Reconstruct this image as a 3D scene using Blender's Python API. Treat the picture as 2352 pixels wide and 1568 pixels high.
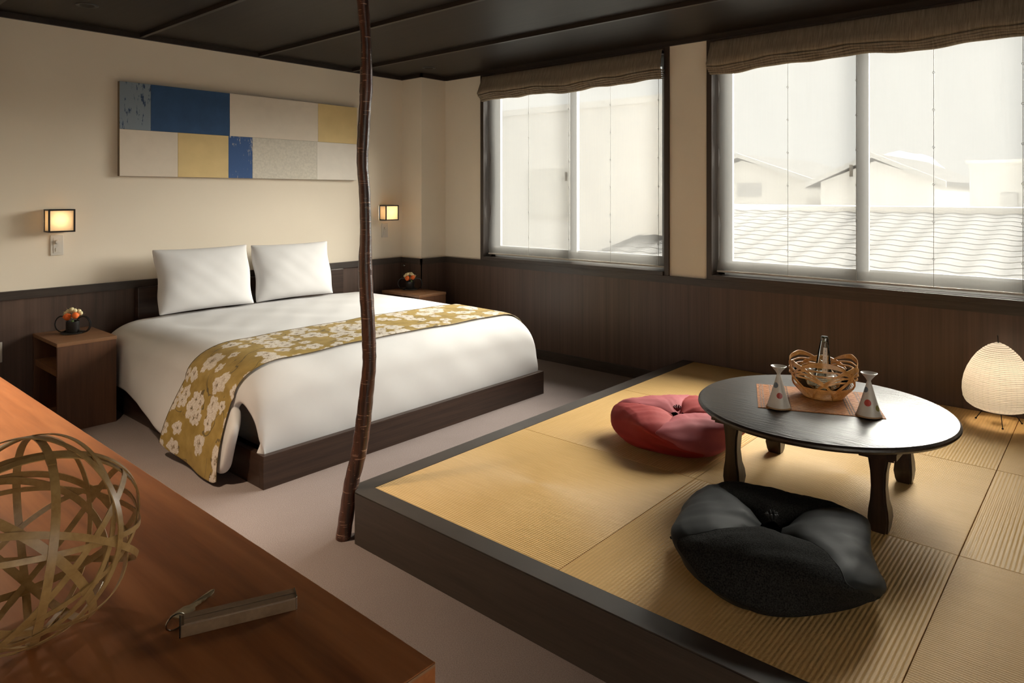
import bpy, bmesh, math, random
from mathutils import Vector, Matrix
random.seed(7)
PI = math.pi
for o in list(bpy.data.objects): bpy.data.objects.remove(o)
S = bpy.context.scene
COL = S.collection

# ------------------------------------------------------------------ camera
CAM = (-4.2562, -4.5189, 1.2987)
cam_d = bpy.data.cameras.new('camera'); cam = bpy.data.objects.new('camera', cam_d); COL.objects.link(cam)
cam.location = CAM
cam.rotation_euler = (PI/2, 0, 0.7197 - PI/2)
cam_d.sensor_width = 36.0
cam_d.lens = 1592.25/2352*36
cam_d.shift_y = -(784-445.45)/2352
cam_d.clip_start = 0.02
S.camera = cam
# ------------------------------------------------------------------ sky, sun, exposure
w = bpy.data.worlds.new('sky'); S.world = w; w.use_nodes = True
bg = w.node_tree.nodes['Background']
bg.inputs[0].default_value = (1.0, 0.982, 0.945, 1); bg.inputs[1].default_value = 2.25
sun_d = bpy.data.lights.new('sun', 'SUN'); sun = bpy.data.objects.new('sun', sun_d); COL.objects.link(sun)
sun_d.energy = 93.0; sun_d.angle = math.radians(66); sun_d.color = (1.0, 0.955, 0.89)
SUN_AZ, SUN_EL = math.radians(-24.5), math.radians(36)      # direction towards the sun, from +X
sd = Vector((math.cos(SUN_EL)*math.cos(SUN_AZ), math.cos(SUN_EL)*math.sin(SUN_AZ), math.sin(SUN_EL)))
sun.rotation_euler = sd.to_track_quat('Z', 'Y').to_euler()
sun.location = (8, -8, 8)
vs = S.view_settings
vs.view_transform = 'Standard'; vs.look = 'None'; vs.gamma = 1.0; vs.use_curve_mapping = False
vs.exposure = 0.0
S.cycles.max_bounces = 10; S.cycles.diffuse_bounces = 6; S.cycles.transparent_max_bounces = 16
S.cycles.caustics_reflective = False; S.cycles.caustics_refractive = False

# ------------------------------------------------------------------ node helpers
def new_mat(name):
    m = bpy.data.materials.new(name); m.use_nodes = True
    nt = m.node_tree
    return m, nt, nt.nodes['Principled BSDF']
def N(nt, t, **kw):
    n = nt.nodes.new(t)
    for k, v in kw.items():
        if k.startswith('i_'):
            key = k[2:]
            key = int(key) if key.isdigit() else key.replace('_', ' ')
            n.inputs[key].default_value = v
        else: setattr(n, k, v)
    return n
def L(nt, a, b): nt.links.new(a, b)
def math_n(nt, op, a, b=None, c=None):
    n = nt.nodes.new('ShaderNodeMath'); n.operation = op
    for i, x in enumerate((a, b, c)):
        if x is None: continue
        if isinstance(x, (int, float)): n.inputs[i].default_value = x
        else: nt.links.new(x, n.inputs[i])
    return n.outputs[0]
def mixc(nt, fac, a, b):
    n = nt.nodes.new('ShaderNodeMix'); n.data_type = 'RGBA'
    for s, x in ((n.inputs[0], fac), (n.inputs[6], a), (n.inputs[7], b)):
        if isinstance(x, (int, float)): s.default_value = x
        elif isinstance(x, tuple): s.default_value = x if len(x) == 4 else (*x, 1)
        else: nt.links.new(x, s)
    return n.outputs[2]
def ramp(nt, fac, stops):
    n = nt.nodes.new('ShaderNodeValToRGB')
    e = n.color_ramp.elements
    while len(e) < len(stops): e.new(0.5)
    for el, (p, c) in zip(e, stops):
        el.position = p; el.color = (*c, 1) if len(c) == 3 else c
    nt.links.new(fac, n.inputs[0])
    return n.outputs[0]
def bump(nt, h, p, strength=0.2, dist=0.002):
    b = nt.nodes.new('ShaderNodeBump'); b.inputs['Strength'].default_value = strength; b.inputs['Distance'].default_value = dist
    nt.links.new(h, b.inputs['Height']); nt.links.new(b.outputs[0], p.inputs['Normal'])
def coords(nt, scale=(1, 1, 1), rot=(0, 0, 0), kind='Object'):
    tc = nt.nodes.new('ShaderNodeTexCoord'); mp = nt.nodes.new('ShaderNodeMapping')
    mp.inputs['Scale'].default_value = scale; mp.inputs['Rotation'].default_value = rot
    nt.links.new(tc.outputs[kind], mp.inputs[0]); return mp.outputs[0]
def noise(nt, vec, scale=5, detail=4, rough=0.55, dist=0.0):
    n = N(nt, 'ShaderNodeTexNoise'); n.inputs['Scale'].default_value = scale; n.inputs['Detail'].default_value = detail
    n.inputs['Roughness'].default_value = rough; n.inputs['Distortion'].default_value = dist
    nt.links.new(vec, n.inputs['Vector']); return n.outputs[0]
def plain(name, col, rough=0.6, metal=0.0, spec=0.5, nz=0.0, nscale=40, bs=0.0):
    m, nt, p = new_mat(name)
    p.inputs['Roughness'].default_value = rough; p.inputs['Metallic'].default_value = metal
    p.inputs['Specular IOR Level'].default_value = spec
    v = coords(nt); f = noise(nt, v, nscale, 4)
    a = tuple(c*(1-nz) for c in col); b = tuple(min(1, c*(1+nz)) for c in col)
    L(nt, ramp(nt, f, [(0.3, a), (0.7, b)]), p.inputs['Base Color'])
    if bs: bump(nt, f, p, bs, 0.003)
    return m
def wood(name, c1, c2, scale=(14, 14, 0.8), rough=0.4, dist=0.6, fine=6.0, bs=0.08, spec=0.5, c3=None):
    m, nt, p = new_mat(name)
    v = coords(nt, scale); v2 = coords(nt, tuple(s*fine for s in scale))
    n1 = noise(nt, v, 1.0, 3, 0.55, dist); n2 = noise(nt, v2, 1.0, 3, 0.6, 0.2)
    f = math_n(nt, 'ADD', math_n(nt, 'MULTIPLY', n1, 0.65), math_n(nt, 'MULTIPLY', n2, 0.35))
    st = [(0.32, c1), (0.68, c2)] if c3 is None else [(0.3, c1), (0.5, c2), (0.72, c3)]
    L(nt, ramp(nt, f, st), p.inputs['Base Color'])
    p.inputs['Roughness'].default_value = rough; p.inputs['Specular IOR Level'].default_value = spec
    if bs: bump(nt, n2, p, bs, 0.002)
    return m
# ------------------------------------------------------------------ materials
M = {}
def make_materials():
    # woven wallpaper
    m, nt, p = new_mat('wallpaper')
    f = noise(nt, coords(nt, (1, 1, 1)), 1.2, 3); g = noise(nt, coords(nt, (60, 60, 400)), 1, 2); g2 = noise(nt, coords(nt, (400, 400, 60)), 1, 2)
    h = math_n(nt, 'ADD', g, g2)
    L(nt, ramp(nt, f, [(0.3, (0.745, 0.66, 0.54)), (0.7, (0.795, 0.705, 0.58))]), p.inputs['Base Color'])
    p.inputs['Roughness'].default_value = 0.85; bump(nt, h, p, 0.12, 0.001); M['wall'] = m
    M['wainscot'] = wood('wainscot_wood', (0.056, 0.033, 0.024), (0.108, 0.063, 0.045), (26, 26, 0.5), 0.42, 0.2, 4)
    M['trim'] = wood('trim_wood', (0.028, 0.020, 0.016), (0.055, 0.040, 0.032), (3, 3, 40), 0.38, 0.2, 4)
    M['trim_v'] = wood('trim_wood_upright', (0.030, 0.021, 0.016), (0.055, 0.039, 0.030), (40, 40, 1.5), 0.38, 0.2, 4)
    M['ceil'] = wood('ceiling_wood', (0.010, 0.007, 0.0055), (0.022, 0.016, 0.0125), (30, 0.6, 30), 0.45, 0.3, 4, 0.08, 0.22)
    M['batten'] = wood('batten_wood', (0.014, 0.010, 0.008), (0.03, 0.021, 0.016), (40, 1, 40), 0.38, 0.2, 4)
    # carpet
    m, nt, p = new_mat('carpet')
    f = noise(nt, coords(nt), 260, 3, 0.7); f2 = noise(nt, coords(nt), 3, 3)
    c = mixc(nt, 0.35, ramp(nt, f, [(0.3, (0.19, 0.152, 0.142)), (0.7, (0.36, 0.296, 0.278))]), ramp(nt, f2, [(0.3, (0.24, 0.192, 0.178)), (0.7, (0.31, 0.25, 0.234))]))
    L(nt, c, p.inputs['Base Color']); p.inputs['Roughness'].default_value = 1.0; p.inputs['Specular IOR Level'].default_value = 0.1
    bump(nt, f, p, 0.5, 0.004); M['carpet'] = m
    # rush mats, ribs along x or y
    for key, rx in (('tatami_x', True), ('tatami_y', False)):
        m, nt, p = new_mat('rush_mat_' + key[-1])
        v = coords(nt)
        wv = N(nt, 'ShaderNodeTexWave', wave_type='BANDS', bands_direction='Y' if rx else 'X')
        wv.inputs['Scale'].default_value = 26.0 if rx else 34.0; wv.inputs['Distortion'].default_value = 0.5; wv.inputs['Detail'].default_value = 1.0
        L(nt, v, wv.inputs['Vector'])
        wv2 = N(nt, 'ShaderNodeTexWave', wave_type='BANDS', bands_direction='X' if rx else 'Y')
        wv2.inputs['Scale'].default_value = 52.0; L(nt, v, wv2.inputs['Vector'])
        f = noise(nt, coords(nt, (6, 220, 1) if rx else (220, 6, 1)), 1, 3); f2 = noise(nt, v, 4, 3)
        h = math_n(nt, 'ADD', wv.outputs['Fac'], math_n(nt, 'MULTIPLY', wv2.outputs['Fac'], 0.35))
        base = ramp(nt, math_n(nt, 'ADD', math_n(nt, 'MULTIPLY', f, 0.6), math_n(nt, 'MULTIPLY', f2, 0.4)), [(0.3, (0.61, 0.385, 0.15)), (0.7, (0.75, 0.495, 0.22))])
        c = mixc(nt, math_n(nt, 'MULTIPLY', wv.outputs['Fac'], 0.30), base, (0.44, 0.26, 0.095))
        L(nt, c, p.inputs['Base Color']); p.inputs['Roughness'].default_value = 0.5; p.inputs['Specular IOR Level'].default_value = 0.22
        p.inputs['Anisotropic'].default_value = 0.8; p.inputs['Anisotropic Rotation'].default_value = 0.0 if rx else 0.25
        bump(nt, h, p, 0.35, 0.003); M[key] = m
    M['platform'] = wood('platform_wood', (0.034, 0.026, 0.021), (0.058, 0.044, 0.035), (2.5, 2.5, 50), 0.42, 0.3, 4)
    M['bedwood'] = wood('bed_frame_wood', (0.020, 0.010, 0.0065), (0.055, 0.029, 0.019), (1.6, 1.6, 45), 0.36, 0.5, 3)
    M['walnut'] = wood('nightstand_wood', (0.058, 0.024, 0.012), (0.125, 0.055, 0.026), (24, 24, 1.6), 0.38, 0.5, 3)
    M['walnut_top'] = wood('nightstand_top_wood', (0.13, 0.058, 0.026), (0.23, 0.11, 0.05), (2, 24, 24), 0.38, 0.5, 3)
    M['desk'] = wood('desk_wood', (0.15, 0.046, 0.014), (0.29, 0.10, 0.032), (11, 0.9, 11), 0.30, 1.2, 5, 0.10, 0.5, (0.42, 0.165, 0.06))
    M['desk_edge'] = wood('desk_edge_wood', (0.20, 0.10, 0.05), (0.34, 0.19, 0.10), (4, 4, 30), 0.45)
    M['linen_w'] = plain('white_cotton', (0.635, 0.62, 0.615), 0.85, 0, 0.25, 0.02, 6)
    M['mattress'] = plain('mattress_cloth', (0.62, 0.60, 0.58), 0.9)
    # table lacquer
    M['table'] = wood('black_stained_wood', (0.007, 0.005, 0.004), (0.034, 0.024, 0.017), (34, 3, 34), 0.36, 1.4, 3, 0.9, 0.7)
    M['table_leg'] = wood('black_stained_leg', (0.008, 0.005, 0.004), (0.042, 0.022, 0.013), (40, 40, 2.2), 0.34, 0.6, 3, 0.2)
    M['shade'] = None
    m, nt, p = new_mat('linen_shade')
    f = noise(nt, coords(nt, (30, 170, 6)), 1, 3, 0.6, 0.3)
    L(nt, ramp(nt, f, [(0.3, (0.17, 0.135, 0.098)), (0.7, (0.40, 0.325, 0.24))]), p.inputs['Base Color']); p.inputs['Roughness'].default_value = 0.9
    bump(nt, f, p, 0.3, 0.002)
    out = nt.nodes['Material Output']; tr = N(nt, 'ShaderNodeBsdfTranslucent'); tr.inputs[0].default_value = (0.34, 0.25, 0.16, 1)
    mx = N(nt, 'ShaderNodeMixShader'); mx.inputs[0].default_value = 0.25
    L(nt, p.outputs[0], mx.inputs[1]); L(nt, tr.outputs[0], mx.inputs[2]); L(nt, mx.outputs[0], out.inputs[0]); M['shade'] = m
    # sheer
    def sheer(name, t, s):
        m, nt, p = new_mat(name)
        out = nt.nodes['Material Output']
        f = noise(nt, coords(nt, (1, 90, 3)), 1, 3)
        tr = N(nt, 'ShaderNodeBsdfTransparent'); tr.inputs[0].default_value = (1, 0.985, 0.955, 1)
        tl = N(nt, 'ShaderNodeBsdfTranslucent'); tl.inputs[0].default_value = (0.030, 0.0294, 0.028, 1)
        df = N(nt, 'ShaderNodeBsdfDiffuse'); df.inputs[0].default_value = (0.85, 0.84, 0.81, 1)
        m1 = N(nt, 'ShaderNodeMixShader'); m1.inputs[0].default_value = s; L(nt, tl.outputs[0], m1.inputs[1]); L(nt, df.outputs[0], m1.inputs[2])
        m2 = N(nt, 'ShaderNodeMixShader')
        L(nt, math_n(nt, 'ADD', math_n(nt, 'MULTIPLY', f, 0.06), 1-t-0.03), m2.inputs[0])
        L(nt, tr.outputs[0], m2.inputs[1]); L(nt, m1.outputs[0], m2.inputs[2]); L(nt, m2.outputs[0], out.inputs[0])
        return m
    M['sheer'] = sheer('sheer_voile', 0.27, 0.2)
    M['sheer_hem'] = sheer('sheer_voile_hem', 0.55, 0.3)
    M['alu'] = plain('painted_aluminium', (0.33, 0.33, 0.33), 0.45, 0.0, 0.5)
    def glassy(name, rough, tint, gl):
        m, nt, p = new_mat(name); out = nt.nodes['Material Output']
        tr = N(nt, 'ShaderNodeBsdfTransparent'); tr.inputs[0].default_value = (*tint, 1)
        g = N(nt, 'ShaderNodeBsdfGlossy'); g.inputs['Roughness'].default_value = rough
        lw = N(nt, 'ShaderNodeLayerWeight'); lw.inputs[0].default_value = gl
        mx = N(nt, 'ShaderNodeMixShader'); L(nt, lw.outputs['Fresnel'], mx.inputs[0]); L(nt, tr.outputs[0], mx.inputs[1]); L(nt, g.outputs[0], mx.inputs[2])
        L(nt, mx.outputs[0], out.inputs[0]); return m
    M['pane'] = glassy('window_glass', 0.0, (0.97, 0.985, 0.975), 0.12)
    M['glass'] = glassy('clear_glass', 0.03, (0.93, 0.95, 0.93), 0.24)
    M['ice'] = plain('ice', (0.72, 0.74, 0.75), 0.12, 0, 0.8, 0.2, 60)
    M['capglass'] = glassy('greenish_cap_glass', 0.1, (0.55, 0.56, 0.40), 0.6)
    M['black_fab'] = plain('black_satin_fabric', (0.011, 0.0125, 0.013), 0.68, 0, 0.28, 0.05, 30)
    M['black_twd'] = plain('charcoal_tweed', (0.015, 0.0145, 0.0135), 0.95, 0, 0.1, 0.9, 260, 0.8)
    M['red_fab'] = plain('red_fabric', (0.27, 0.020, 0.018), 0.75, 0, 0.3, 0.06, 20)
    M['pink_fab'] = plain('rose_fabric', (0.33, 0.068, 0.078), 0.75, 0, 0.3, 0.06, 20)
    M['tuft_blk'] = plain('black_cord', (0.01, 0.01, 0.01), 0.8)
    M['tuft_red'] = plain('maroon_cord', (0.10, 0.01, 0.015), 0.8)
    M['bamboo'] = wood('bamboo_strip', (0.28, 0.155, 0.05), (0.44, 0.275, 0.11), (40, 40, 40), 0.36, 0.3, 4, 0.05)
    M['rattan'] = wood('rattan_strip', (0.46, 0.20, 0.045), (0.74, 0.40, 0.13), (50, 50, 50), 0.3, 0.3, 4, 0.05)
    M['mat_weave'] = wood('woven_bamboo_mat', (0.30, 0.095, 0.022), (0.52, 0.205, 0.055), (60, 60, 60), 0.5, 0.3, 3, 0.3, 0.15)
    M['mat_thread'] = plain('mat_thread', (0.10, 0.05, 0.025), 0.7)
    M['ceramic'] = plain('white_ceramic', (0.62, 0.58, 0.54), 0.28, 0, 0.5, 0.03, 20)
    M['dot_red'] = plain('red_dot_glaze', (0.42, 0.055, 0.045), 0.3)
    M['dot_blue'] = plain('blue_grey_dot_glaze', (0.09, 0.12, 0.16), 0.3, 0, 0.5, 0.6, 300)
    M['dot_green'] = plain('olive_dot_glaze', (0.25, 0.22, 0.07), 0.3)
    M['unglazed'] = plain('unglazed_foot', (0.45, 0.28, 0.15), 0.7)
    M['black_met'] = plain('black_metal', (0.012, 0.010, 0.009), 0.45, 0.6)
    M['dark_lacq'] = plain('dark_lacquer', (0.014, 0.012, 0.011), 0.35)
    M['steel'] = plain('nickel', (0.62, 0.57, 0.48), 0.25, 1.0)
    M['brass'] = plain('key_brass', (0.45, 0.36, 0.22), 0.38, 1.0, 0.5, 0.15, 120)
    M['keywood'] = wood('key_holder_wood', (0.16, 0.095, 0.05), (0.24, 0.15, 0.085), (30, 30, 30), 0.4)
    M['switch'] = plain('switch_plastic', (0.62, 0.58, 0.52), 0.4)
    M['orange'] = plain('orange_petals', (0.80, 0.16, 0.03), 0.6, 0, 0.3, 0.25, 60)
    M['cream'] = plain('cream_petals', (0.72, 0.62, 0.36), 0.6, 0, 0.3, 0.2, 60)
    M['stem'] = plain('dry_stem', (0.55, 0.46, 0.30), 0.7)
    M['leaf'] = plain('green_leaf', (0.10, 0.17, 0.05), 0.6)
    # paper for lamps
    def paper(name, col, fac):
        m, nt, p = new_mat(name); out = nt.nodes['Material Output']
        f = noise(nt, coords(nt), 60, 3); c = ramp(nt, f, [(0.3, tuple(x*0.95 for x in col)), (0.7, col)])
        tl = N(nt, 'ShaderNodeBsdfTranslucent'); df = N(nt, 'ShaderNodeBsdfDiffuse')
        L(nt, c, tl.inputs[0]); L(nt, c, df.inputs[0])
        mx = N(nt, 'ShaderNodeMixShader'); mx.inputs[0].default_value = fac; L(nt, tl.outputs[0], mx.inputs[1]); L(nt, df.outputs[0], mx.inputs[2])
        L(nt, mx.outputs[0], out.inputs[0]); return m
    M['paper'] = paper('washi_paper', (0.90, 0.86, 0.79), 0.5)
    M['sconce_paper'] = paper('sconce_shade_paper', (0.88, 0.78, 0.62), 0.45)
    # art paints
    M['canvas'] = plain('canvas_side', (0.20, 0.15, 0.10), 0.8)
    M['a_cream'] = plain('cream_paint', (0.74, 0.65, 0.54), 0.7, 0, 0.3, 0.03, 12)
    M['a_cream2'] = plain('pale_cream_paint', (0.76, 0.70, 0.62), 0.7, 0, 0.3, 0.03, 12)
    M['a_yellow'] = plain('straw_yellow_paint', (0.72, 0.54, 0.26), 0.7, 0, 0.3, 0.05, 8)
    M['a_blue'] = plain('dusty_blue_paint', (0.035, 0.085, 0.19), 0.7, 0, 0.3, 0.12, 9)
    M['a_grey'] = plain('pearl_grey_paint', (0.62, 0.57, 0.48), 0.6, 0, 0.4, 0.10, 70)
    def streaked(name, a, b, lo, hi):
        m, nt, p = new_mat(name)
        f = noise(nt, coords(nt, (60, 1, 14)), 1, 4, 0.65); f2 = noise(nt, coords(nt, (8, 1, 5)), 1, 3)
        f = math_n(nt, 'ADD', math_n(nt, 'MULTIPLY', f, 0.6), math_n(nt, 'MULTIPLY', f2, 0.4))
        L(nt, ramp(nt, f, [(lo, a), (hi, b)]), p.inputs['Base Color']); p.inputs['Roughness'].default_value = 0.7; return m
    M['a_bluegrey'] = streaked('scraped_blue_grey_paint', (0.02, 0.05, 0.12), (0.22, 0.27, 0.32), 0.43, 0.47)
    M['a_blue2'] = streaked('scraped_blue_paint', (0.03, 0.09, 0.26), (0.60, 0.55, 0.48), 0.56, 0.60)
    # bark
    m, nt, p = new_mat('cherry_bark')
    v = coords(nt)
    f = noise(nt, coords(nt, (14, 14, 260)), 1, 3, 0.6); f2 = noise(nt, coords(nt, (90, 90, 5)), 1, 2); f3 = noise(nt, coords(nt, (30, 30, 70)), 1, 2)
    c = ramp(nt, f2, [(0.35, (0.020, 0.008, 0.005)), (0.65, (0.095, 0.032, 0.016))])
    sp = math_n(nt, 'MULTIPLY', math_n(nt, 'GREATER_THAN', f, 0.62), math_n(nt, 'GREATER_THAN', f3, 0.5))
    L(nt, mixc(nt, sp, c, (0.36, 0.22, 0.14)), p.inputs['Base Color']); p.inputs['Roughness'].default_value = 0.30; p.inputs['Specular IOR Level'].default_value = 0.6
    bump(nt, f, p, 0.35, 0.003); M['bark'] = m
    # brocade: golden ground, white blossoms, brown twigs (uv in metres)
    m, nt, p = new_mat('blossom_brocade')
    tc = N(nt, 'ShaderNodeTexCoord'); uv = tc.outputs['UV']
    def blossoms(scale, thr, seed, rad):
        mp = N(nt, 'ShaderNodeMapping'); mp.inputs['Location'].default_value = (seed, seed*1.7, 0); L(nt, uv, mp.inputs[0])
        dn = N(nt, 'ShaderNodeTexNoise'); dn.inputs['Scale'].default_value = 38; L(nt, mp.outputs[0], dn.inputs['Vector'])
        sc = N(nt, 'ShaderNodeVectorMath', operation='SCALE'); L(nt, dn.outputs['Color'], sc.inputs[0]); sc.inputs['Scale'].default_value = 0.030
        ad = N(nt, 'ShaderNodeVectorMath', operation='ADD'); L(nt, mp.outputs[0], ad.inputs[0]); L(nt, sc.outputs[0], ad.inputs[1])
        vo = N(nt, 'ShaderNodeTexVoronoi', voronoi_dimensions='2D'); vo.inputs['Scale'].default_value = scale; vo.inputs['Randomness'].default_value = 0.85
        L(nt, ad.outputs[0], vo.inputs['Vector'])
        sb = N(nt, 'ShaderNodeVectorMath', operation='SUBTRACT'); L(nt, ad.outputs[0], sb.inputs[0]); L(nt, vo.outputs['Position'], sb.inputs[1])
        sx = N(nt, 'ShaderNodeSeparateXYZ'); L(nt, sb.outputs[0], sx.inputs[0])
        cs = N(nt, 'ShaderNodeSeparateColor'); L(nt, vo.outputs['Color'], cs.inputs[0])
        r = math_n(nt, 'SQRT', math_n(nt, 'ADD', math_n(nt, 'MULTIPLY', sx.outputs[0], sx.outputs[0]), math_n(nt, 'MULTIPLY', sx.outputs[1], sx.outputs[1])))
        th = math_n(nt, 'ARCTAN2', sx.outputs[1], sx.outputs[0])
        th = math_n(nt, 'ADD', th, math_n(nt, 'MULTIPLY', cs.outputs[1], 6.28))
        pet = math_n(nt, 'ABSOLUTE', math_n(nt, 'COSINE', math_n(nt, 'MULTIPLY', th, 2.5)))
        pr = math_n(nt, 'MULTIPLY', math_n(nt, 'ADD', math_n(nt, 'MULTIPLY', pet, 0.30), 0.70), math_n(nt, 'ADD', math_n(nt, 'MULTIPLY', cs.outputs[2], rad*0.5), rad*0.7))
        q = math_n(nt, 'DIVIDE', r, pr)
        on = math_n(nt, 'GREATER_THAN', cs.outputs[0], thr)
        mask = math_n(nt, 'MULTIPLY', on, math_n(nt, 'SUBTRACT', 1.0, math_n(nt, 'SMOOTH_MAX', 0.0, math_n(nt, 'MULTIPLY', math_n(nt, 'SUBTRACT', q, 0.9), 8.0), 0.1)))
        mask = math_n(nt, 'MAXIMUM', math_n(nt, 'MINIMUM', mask, 1.0), 0.0)
        return mask, q
    g = noise(nt, coords(nt, (14, 14, 14), kind='UV'), 1, 3)
    gold = ramp(nt, g, [(0.3, (0.27, 0.18, 0.045)), (0.7, (0.39, 0.27, 0.085))])
    # twigs: thin contour of a noise field
    tw = noise(nt, coords(nt, (5.5, 5.5, 5.5), kind='UV'), 1, 1.5, 0.5, 1.2)
    line = math_n(nt, 'LESS_THAN', math_n(nt, 'ABSOLUTE', math_n(nt, 'SUBTRACT', tw, 0.52)), 0.010)
    gate = math_n(nt, 'GREATER_THAN', noise(nt, coords(nt, (6, 6, 6), kind='UV'), 1, 1), 0.5)
    c = mixc(nt, math_n(nt, 'MULTIPLY', math_n(nt, 'MULTIPLY', line, gate), 0.8), gold, (0.10, 0.075, 0.045))
    for sc, thr, seed, rad in ((7.6, 0.42, 3.1, 0.060), (11.5, 0.60, 8.7, 0.042)):
        mask, q = blossoms(sc, thr, seed, rad)
        pn = noise(nt, coords(nt, (95, 95, 95), kind='UV'), 1, 3, 0.7)
        pc = ramp(nt, math_n(nt, 'ADD', math_n(nt, 'MULTIPLY', q, 0.6), math_n(nt, 'MULTIPLY', pn, 0.95)), [(0.44, (0.09, 0.08, 0.04)), (0.56, (0.33, 0.25, 0.17)), (0.68, (0.58, 0.51, 0.43)), (0.84, (0.68, 0.63, 0.56)), (0.95, (0.46, 0.38, 0.29)), (1.0, (0.68, 0.63, 0.57))])
        c = mixc(nt, mask, c, pc)
    L(nt, c, p.inputs['Base Color']); p.inputs['Roughness'].default_value = 0.55; p.inputs['Specular IOR Level'].default_value = 0.4
    bump(nt, noise(nt, coords(nt, (400, 400, 400), kind='UV'), 1, 2), p, 0.2, 0.001); M['brocade'] = m
    M['runner_edge'] = plain('runner_binding', (0.12, 0.08, 0.03), 0.7)
    # outside
    M['x_wall'] = plain('pale_render_wall', (0.80, 0.79, 0.77), 0.9, 0, 0.0, 0.05, 1)
    M['x_wall2'] = plain('beige_render_wall', (0.70, 0.69, 0.66), 0.9, 0, 0.0, 0.05, 1)
    M['x_block'] = plain('grey_block_wall', (0.55, 0.55, 0.54), 0.9, 0, 0.2, 0.05, 1)
    M['x_dark'] = plain('grey_opening', (0.45, 0.45, 0.45), 0.8)
    M['x_roof'] = plain('grey_roof_sheet', (0.10, 0.10, 0.10), 0.8, 0, 0.0, 0.1, 3)
    M['x_tile'] = plain('grey_clay_roof_tile', (0.15, 0.15, 0.15), 0.6, 0, 0.0, 0.25, 5)
    M['x_green'] = plain('hazy_foliage', (0.36, 0.40, 0.32), 0.9, 0, 0.2, 0.3, 3)
    M['x_ground'] = plain('outside_ground', (0.11, 0.105, 0.10), 0.95)
make_materials()

# ------------------------------------------------------------------ object helpers
WT = {}
def link(o, parent=None, smooth=False):
    COL.objects.link(o)
    if parent is not None:
        o.parent = parent; wt = WT.get(parent.name, Vector((0, 0, 0)))
        o.location = -wt; WT[o.name] = Vector((0, 0, 0))
    else: WT[o.name] = Vector(o.location)
    return o
def mesh_obj(name, verts, faces, mat, parent=None, smooth=False, uvs=None):
    me = bpy.data.meshes.new(name); me.from_pydata([tuple(v) for v in verts], [], faces); me.update()
    if smooth:
        for p in me.polygons: p.use_smooth = True
    if mat is not None: me.materials.append(mat)
    if uvs is not None:
        ul = me.uv_layers.new()
        for lp in me.loops: ul.data[lp.index].uv = uvs[lp.vertex_index]
    return link(bpy.data.objects.new(name, me), parent)
def bm_obj(name, bm, mat, parent=None, smooth=False, auto=None):
    bmesh.ops.recalc_face_normals(bm, faces=bm.faces[:])
    me = bpy.data.meshes.new(name); bm.to_mesh(me); bm.free()
    if smooth:
        for p in me.polygons: p.use_smooth = True
        if auto: me.set_sharp_from_angle(angle=math.radians(auto))
    if mat is not None: me.materials.append(mat)
    return link(bpy.data.objects.new(name, me), parent)
def add_box(bm, x0, x1, y0, y1, z0, z1, bev=0.0, rot=None):
    ret = bmesh.ops.create_cube(bm, size=1.0)
    vs_ = ret['verts']
    for v in vs_:
        v.co = Vector(((x0+x1)/2 + v.co.x*abs(x1-x0), (y0+y1)/2 + v.co.y*abs(y1-y0), (z0+z1)/2 + v.co.z*abs(z1-z0)))
    if rot is not None: bmesh.ops.transform(bm, matrix=rot, verts=vs_)
    if bev:
        es = list({e for v in vs_ for e in v.link_edges})
        bmesh.ops.bevel(bm, geom=es, offset=bev, segments=2, affect='EDGES', profile=0.6)
def box(name, x0, x1, y0, y1, z0, z1, mat, parent=None, bev=0.0, rot=None):
    bm = bmesh.new(); add_box(bm, x0, x1, y0, y1, z0, z1, bev, rot); return bm_obj(name, bm, mat, parent)
def boxes(name, lst, mat, parent=None, bev=0.0):
    bm = bmesh.new()
    for b in lst: add_box(bm, *b, bev)
    return bm_obj(name, bm, mat, parent)
def add_lathe(bm, prof, c=(0, 0, 0), seg=32, axis=None):
    rings = []
    for r, z in prof:
        if r < 1e-6: rings.append([bm.verts.new((c[0], c[1], c[2]+z))])
        else: rings.append([bm.verts.new((c[0]+r*math.cos(2*PI*i/seg), c[1]+r*math.sin(2*PI*i/seg), c[2]+z)) for i in range(seg)])
    for a, b in zip(rings, rings[1:]):
        for i in range(seg):
            j = (i+1) % seg
            if len(a) == 1 and len(b) == 1: continue
            if len(a) == 1: bm.faces.new((a[0], b[j], b[i]))
            elif len(b) == 1: bm.faces.new((a[i], a[j], b[0]))
            else: bm.faces.new((a[i], a[j], b[j], b[i]))
    return [v for r in rings for v in r]
def lathe(name, prof, c, mat, parent=None, seg=32, smooth=True, auto=40):
    bm = bmesh.new(); add_lathe(bm, prof, c, seg); return bm_obj(name, bm, mat, parent, smooth, auto)
def frames(pts, closed=False):
    n = len(pts); T = []
    for i in range(n):
        a = pts[(i-1) % n] if (closed or i > 0) else pts[i]; b = pts[(i+1) % n] if (closed or i < n-1) else pts[i]
        T.append((Vector(b)-Vector(a)).normalized())
    nrm = Vector((0, 0, 1)) if abs(T[0].z) < 0.9 else Vector((1, 0, 0))
    out = []
    for t in T:
        nrm = (nrm - t*nrm.dot(t)).normalized(); out.append((t, nrm, t.cross(nrm)))
    return out
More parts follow.
